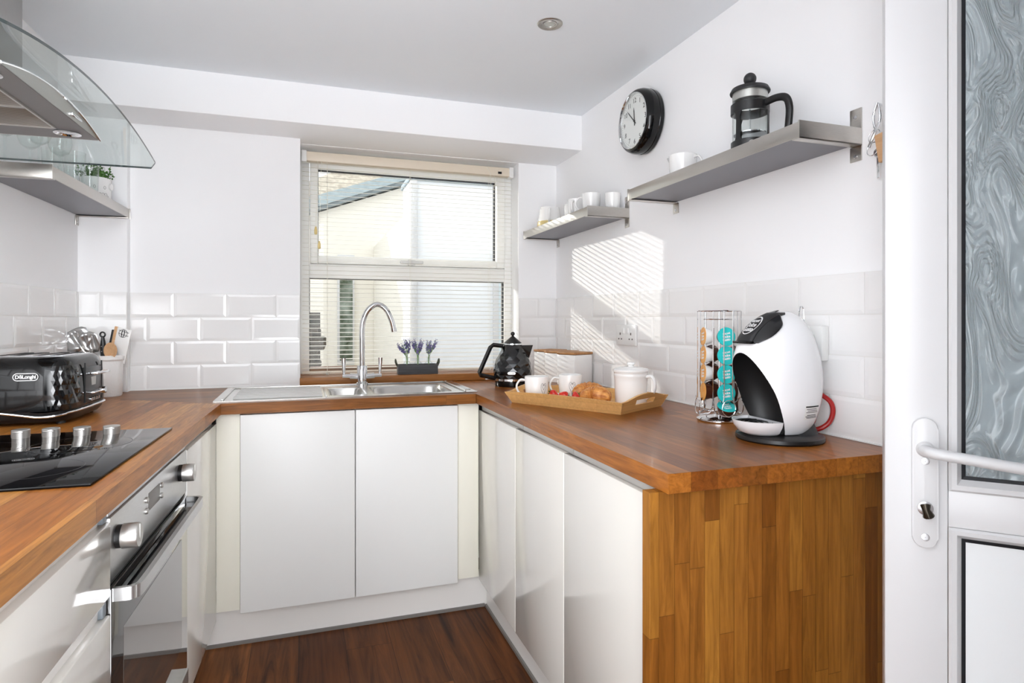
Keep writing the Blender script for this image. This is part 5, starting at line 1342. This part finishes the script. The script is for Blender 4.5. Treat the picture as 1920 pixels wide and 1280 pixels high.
for y in (.040, -.0975):
    bm = nb(); lathe(bm, [(.0068, .0098), (.0065, .0114), (.004, .0118), (0, .0112)], 20, (0, y, 0)); box(bm, -.003, .003, y-.0007, y+.0007, .0112, .0122); box(bm, -.0007, .0007, y-.003, y+.003, .0112, .0122); xform(bm, HM); dp('plate_screw', bm, 'screw', 30, hp_)
bm = nb(); lathe(bm, [(.0125, .0098), (.0125, .012), (.0115, .0125), (0, .0125)], 24, (0, -.045, 0)); xform(bm, HM); cy_ = dp('lock_cylinder', bm, 'screw', 30, hp_)
bm = nb(); tube(bm, [(-.001, -.037, .02), (0, -.045, .024), (.004, -.056, .02)], [.0085, .0062, .0095], 14); cyl(bm, (0, -.047, .012), (0, -.047, .02), .006, n=14); xform(bm, HM); dp('thumb_turn', bm, mat('bronze_key_turn', (62, 56, 48), .25, .8), 60, hp_)

# ------------------------------------------------------------------ outside the window
bm = nb(); box(bm, -7, 7, -.1, 3.36, ZC+.1, 7); box(bm, -7, -1.3, -.1, 3.36, -.02, ZC+.1); box(bm, 1.9, 7, -.1, 3.36, -.02, ZC+.1); o = struct('sky_block', bm, 'wall', smooth=0)  # unseen mass above and beside the room, added to block the sky lobes
bm = nb(); box(bm, -6, 5, 3.36, 12, -.4, -.02); struct('ground_outside', bm, varied('paving', (176, 170, 160), (150, 144, 136), 4, .9), smooth=0); bpy.data.objects['ground_outside']['kind'] = 'structure'
M['render_w'] = mat('white_render_wall', (240, 242, 244), .85, bump=(60, .2)); M['render_c'] = mat('cream_render_wall', (238, 234, 224), .85, bump=(60, .2))
nbx = thing('neighbour_building', 'white rendered flat-roofed building close outside the window on the right', 'building', (1.9, 4.6, -.02))
bm = nb(); box(bm, -1.15, 1.4, -.1, .25, 0, 2.26); obj('wall', bm, 'render_w', nbx, 0)
bm = nb(); box(bm, -1.15, -1.0, .25, 2.34, 0, 2.05); obj('side_wall', bm, 'render_c', nbx, 0)
bm = nb(); box(bm, -1.16, 1.4, -.12, .3, 2.26, 2.30, .004); obj('roof_edge', bm, mat('lead_grey', (150, 166, 176), .5), nbx)
bm = nb(); cyl(bm, (-1.13, -.13, 0), (-1.13, -.13, 2.25), .028, n=16); obj('downpipe', bm, 'upvc', nbx)
bm = nb(); box(bm, -.52, -.05, -.125, -.1, .5, 1.75, .004); wd = obj('window_surround', bm, 'upvc', nbx)
bm = nb(); box(bm, -.48, -.09, -.128, -.124, .55, 1.70); obj('pane', bm, mat('pale_pane', (214, 226, 230), .15), wd, 0)
hs = thing('gabled_house', 'cream house with sloping slate roof seen through the left of the window', 'house', (.3, 6.95, -.02))
bm = nb(); prism(bm, [(-1.6, 0), (.95, 0), (.95, 2.80), (-.14, 2.40), (-1.6, 1.85)], 1, 0, 2.5); obj('wall', bm, 'render_c', hs, 0)
bm = nb(); prism(bm, [(-1.6, 1.86), (.95, 2.82), (.95, 2.86), (-1.6, 1.90)], 1, -.08, 0); obj('bargeboard', bm, mat('grey_bargeboard', (132, 142, 146), .6), hs, 0)
bm = nb(); prism(bm, [(-1.6, 1.90), (.95, 2.86), (.95, 2.96), (-1.6, 2.05)], 1, -.10, 2.6); obj('roof', bm, varied('slate', (176, 190, 194), (156, 170, 176), 12, .7, 0, (1, 6, 6)), hs, 0)
bm = nb(); box(bm, .06, .24, -.03, 0, .75, 1.95, .004); dw = obj('door_frame', bm, 'upvc', hs)
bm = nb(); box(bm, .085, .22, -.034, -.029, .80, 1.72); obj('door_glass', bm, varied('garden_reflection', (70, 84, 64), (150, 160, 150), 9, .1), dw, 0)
bm = nb(); box(bm, .085, .22, -.034, -.029, 1.76, 1.92); obj('fan_light', bm, mat('dark_fanlight', (96, 112, 128), .1), dw, 0)
bm = nb(); box(bm, .62, .78, -.12, 0, .86, 1.06, .02); obj('wall_box', bm, mat('grey_meter_box', (150, 164, 170), .5), hs)
bm = nb(); prism(bm, [(-1.4, 0), (1.35, 0), (1.35, 3.1), (.85, 3.82), (-.3, 3.25), (-1.4, 2.6)], 1, 0, .3)
o = tag(obj('stone_gable', bm, varied('pale_stone', (206, 196, 180), (170, 158, 142), 14, .9, 0, (1, 1, 2), .3), smooth=0), 'pale stone gable rising behind the cream house outside', 'wall'); o.location = (.3, 9.6, -.02)
bm = nb(); rs = random.Random(9)
for k in range(170):
    z = rs.uniform(0, 1.25); x = rs.uniform(-.35, .22-.1*z); s_ = rs.uniform(.03, .075)
    box(bm, x-s_, x+s_, -.05+rs.uniform(-.03, .03), .15, z-s_*.6, z+s_*.6, .01, 1)
box(bm, -.4, .14, .02, .25, 0, 1.3)
o = tag(obj('rubble_wall', bm, varied('dark_stone', (96, 88, 78), (62, 62, 54), 9, .9)), 'dark rubble stone wall low outside at the left of the window', 'wall'); o.location = (.0, 5.3, -.02)
pl_ = thing('timber_planter', 'brown timber planter edge just outside the window at the bottom left', 'planter', (.37, 3.85, -.02))
for z in (0, .24, .48, .72):
    bm = nb(); box(bm, -.40, .38, -.06, .06, z, z+.235, .006); obj('sleeper', bm, varied('weathered_timber', (112, 84, 64), (86, 62, 46), 8, .8, 0, (.6, 6, 6)), pl_)

# ------------------------------------------------------------------ repeats of one kind share a group
GROUPS = {'coffee_capsule': 'coffee capsules in the wire rack', 'mug': 'white mugs on the window-end shelf', 'heart_mug': 'heart mugs on the tray', 'wine_glass': 'wine glasses on the left shelf',
          'tumbler': 'tumblers on the left shelf', 'storage_canister': 'wooden-lidded canisters by the right wall', 'croissant': 'croissants on the tray', 'strawberry': 'strawberries on the tray',
          'wall_shelf': 'steel wall shelves', 'worktop': 'oak worktops', 'kickboard': 'white kickboards', 'handle_rail': 'grey handle rails under the worktops', 'base_cabinet': 'white gloss base cabinets',
          'filler_panel': 'cream corner filler panels', 'bottle_vase': 'glass bottles in the grey crate', 'lavender_bunch': 'lavender bunches in the grey crate', 'slotted_turner': 'slotted utensils in the pot'}
for o in bpy.data.objects:
    if o.parent is None and 'label' in o:
        g = GROUPS.get(o.name.split('.')[0])
        if g: o['group'] = g
    if '_o' in o: del o['_o']
    if 'L' in o: del o['L']
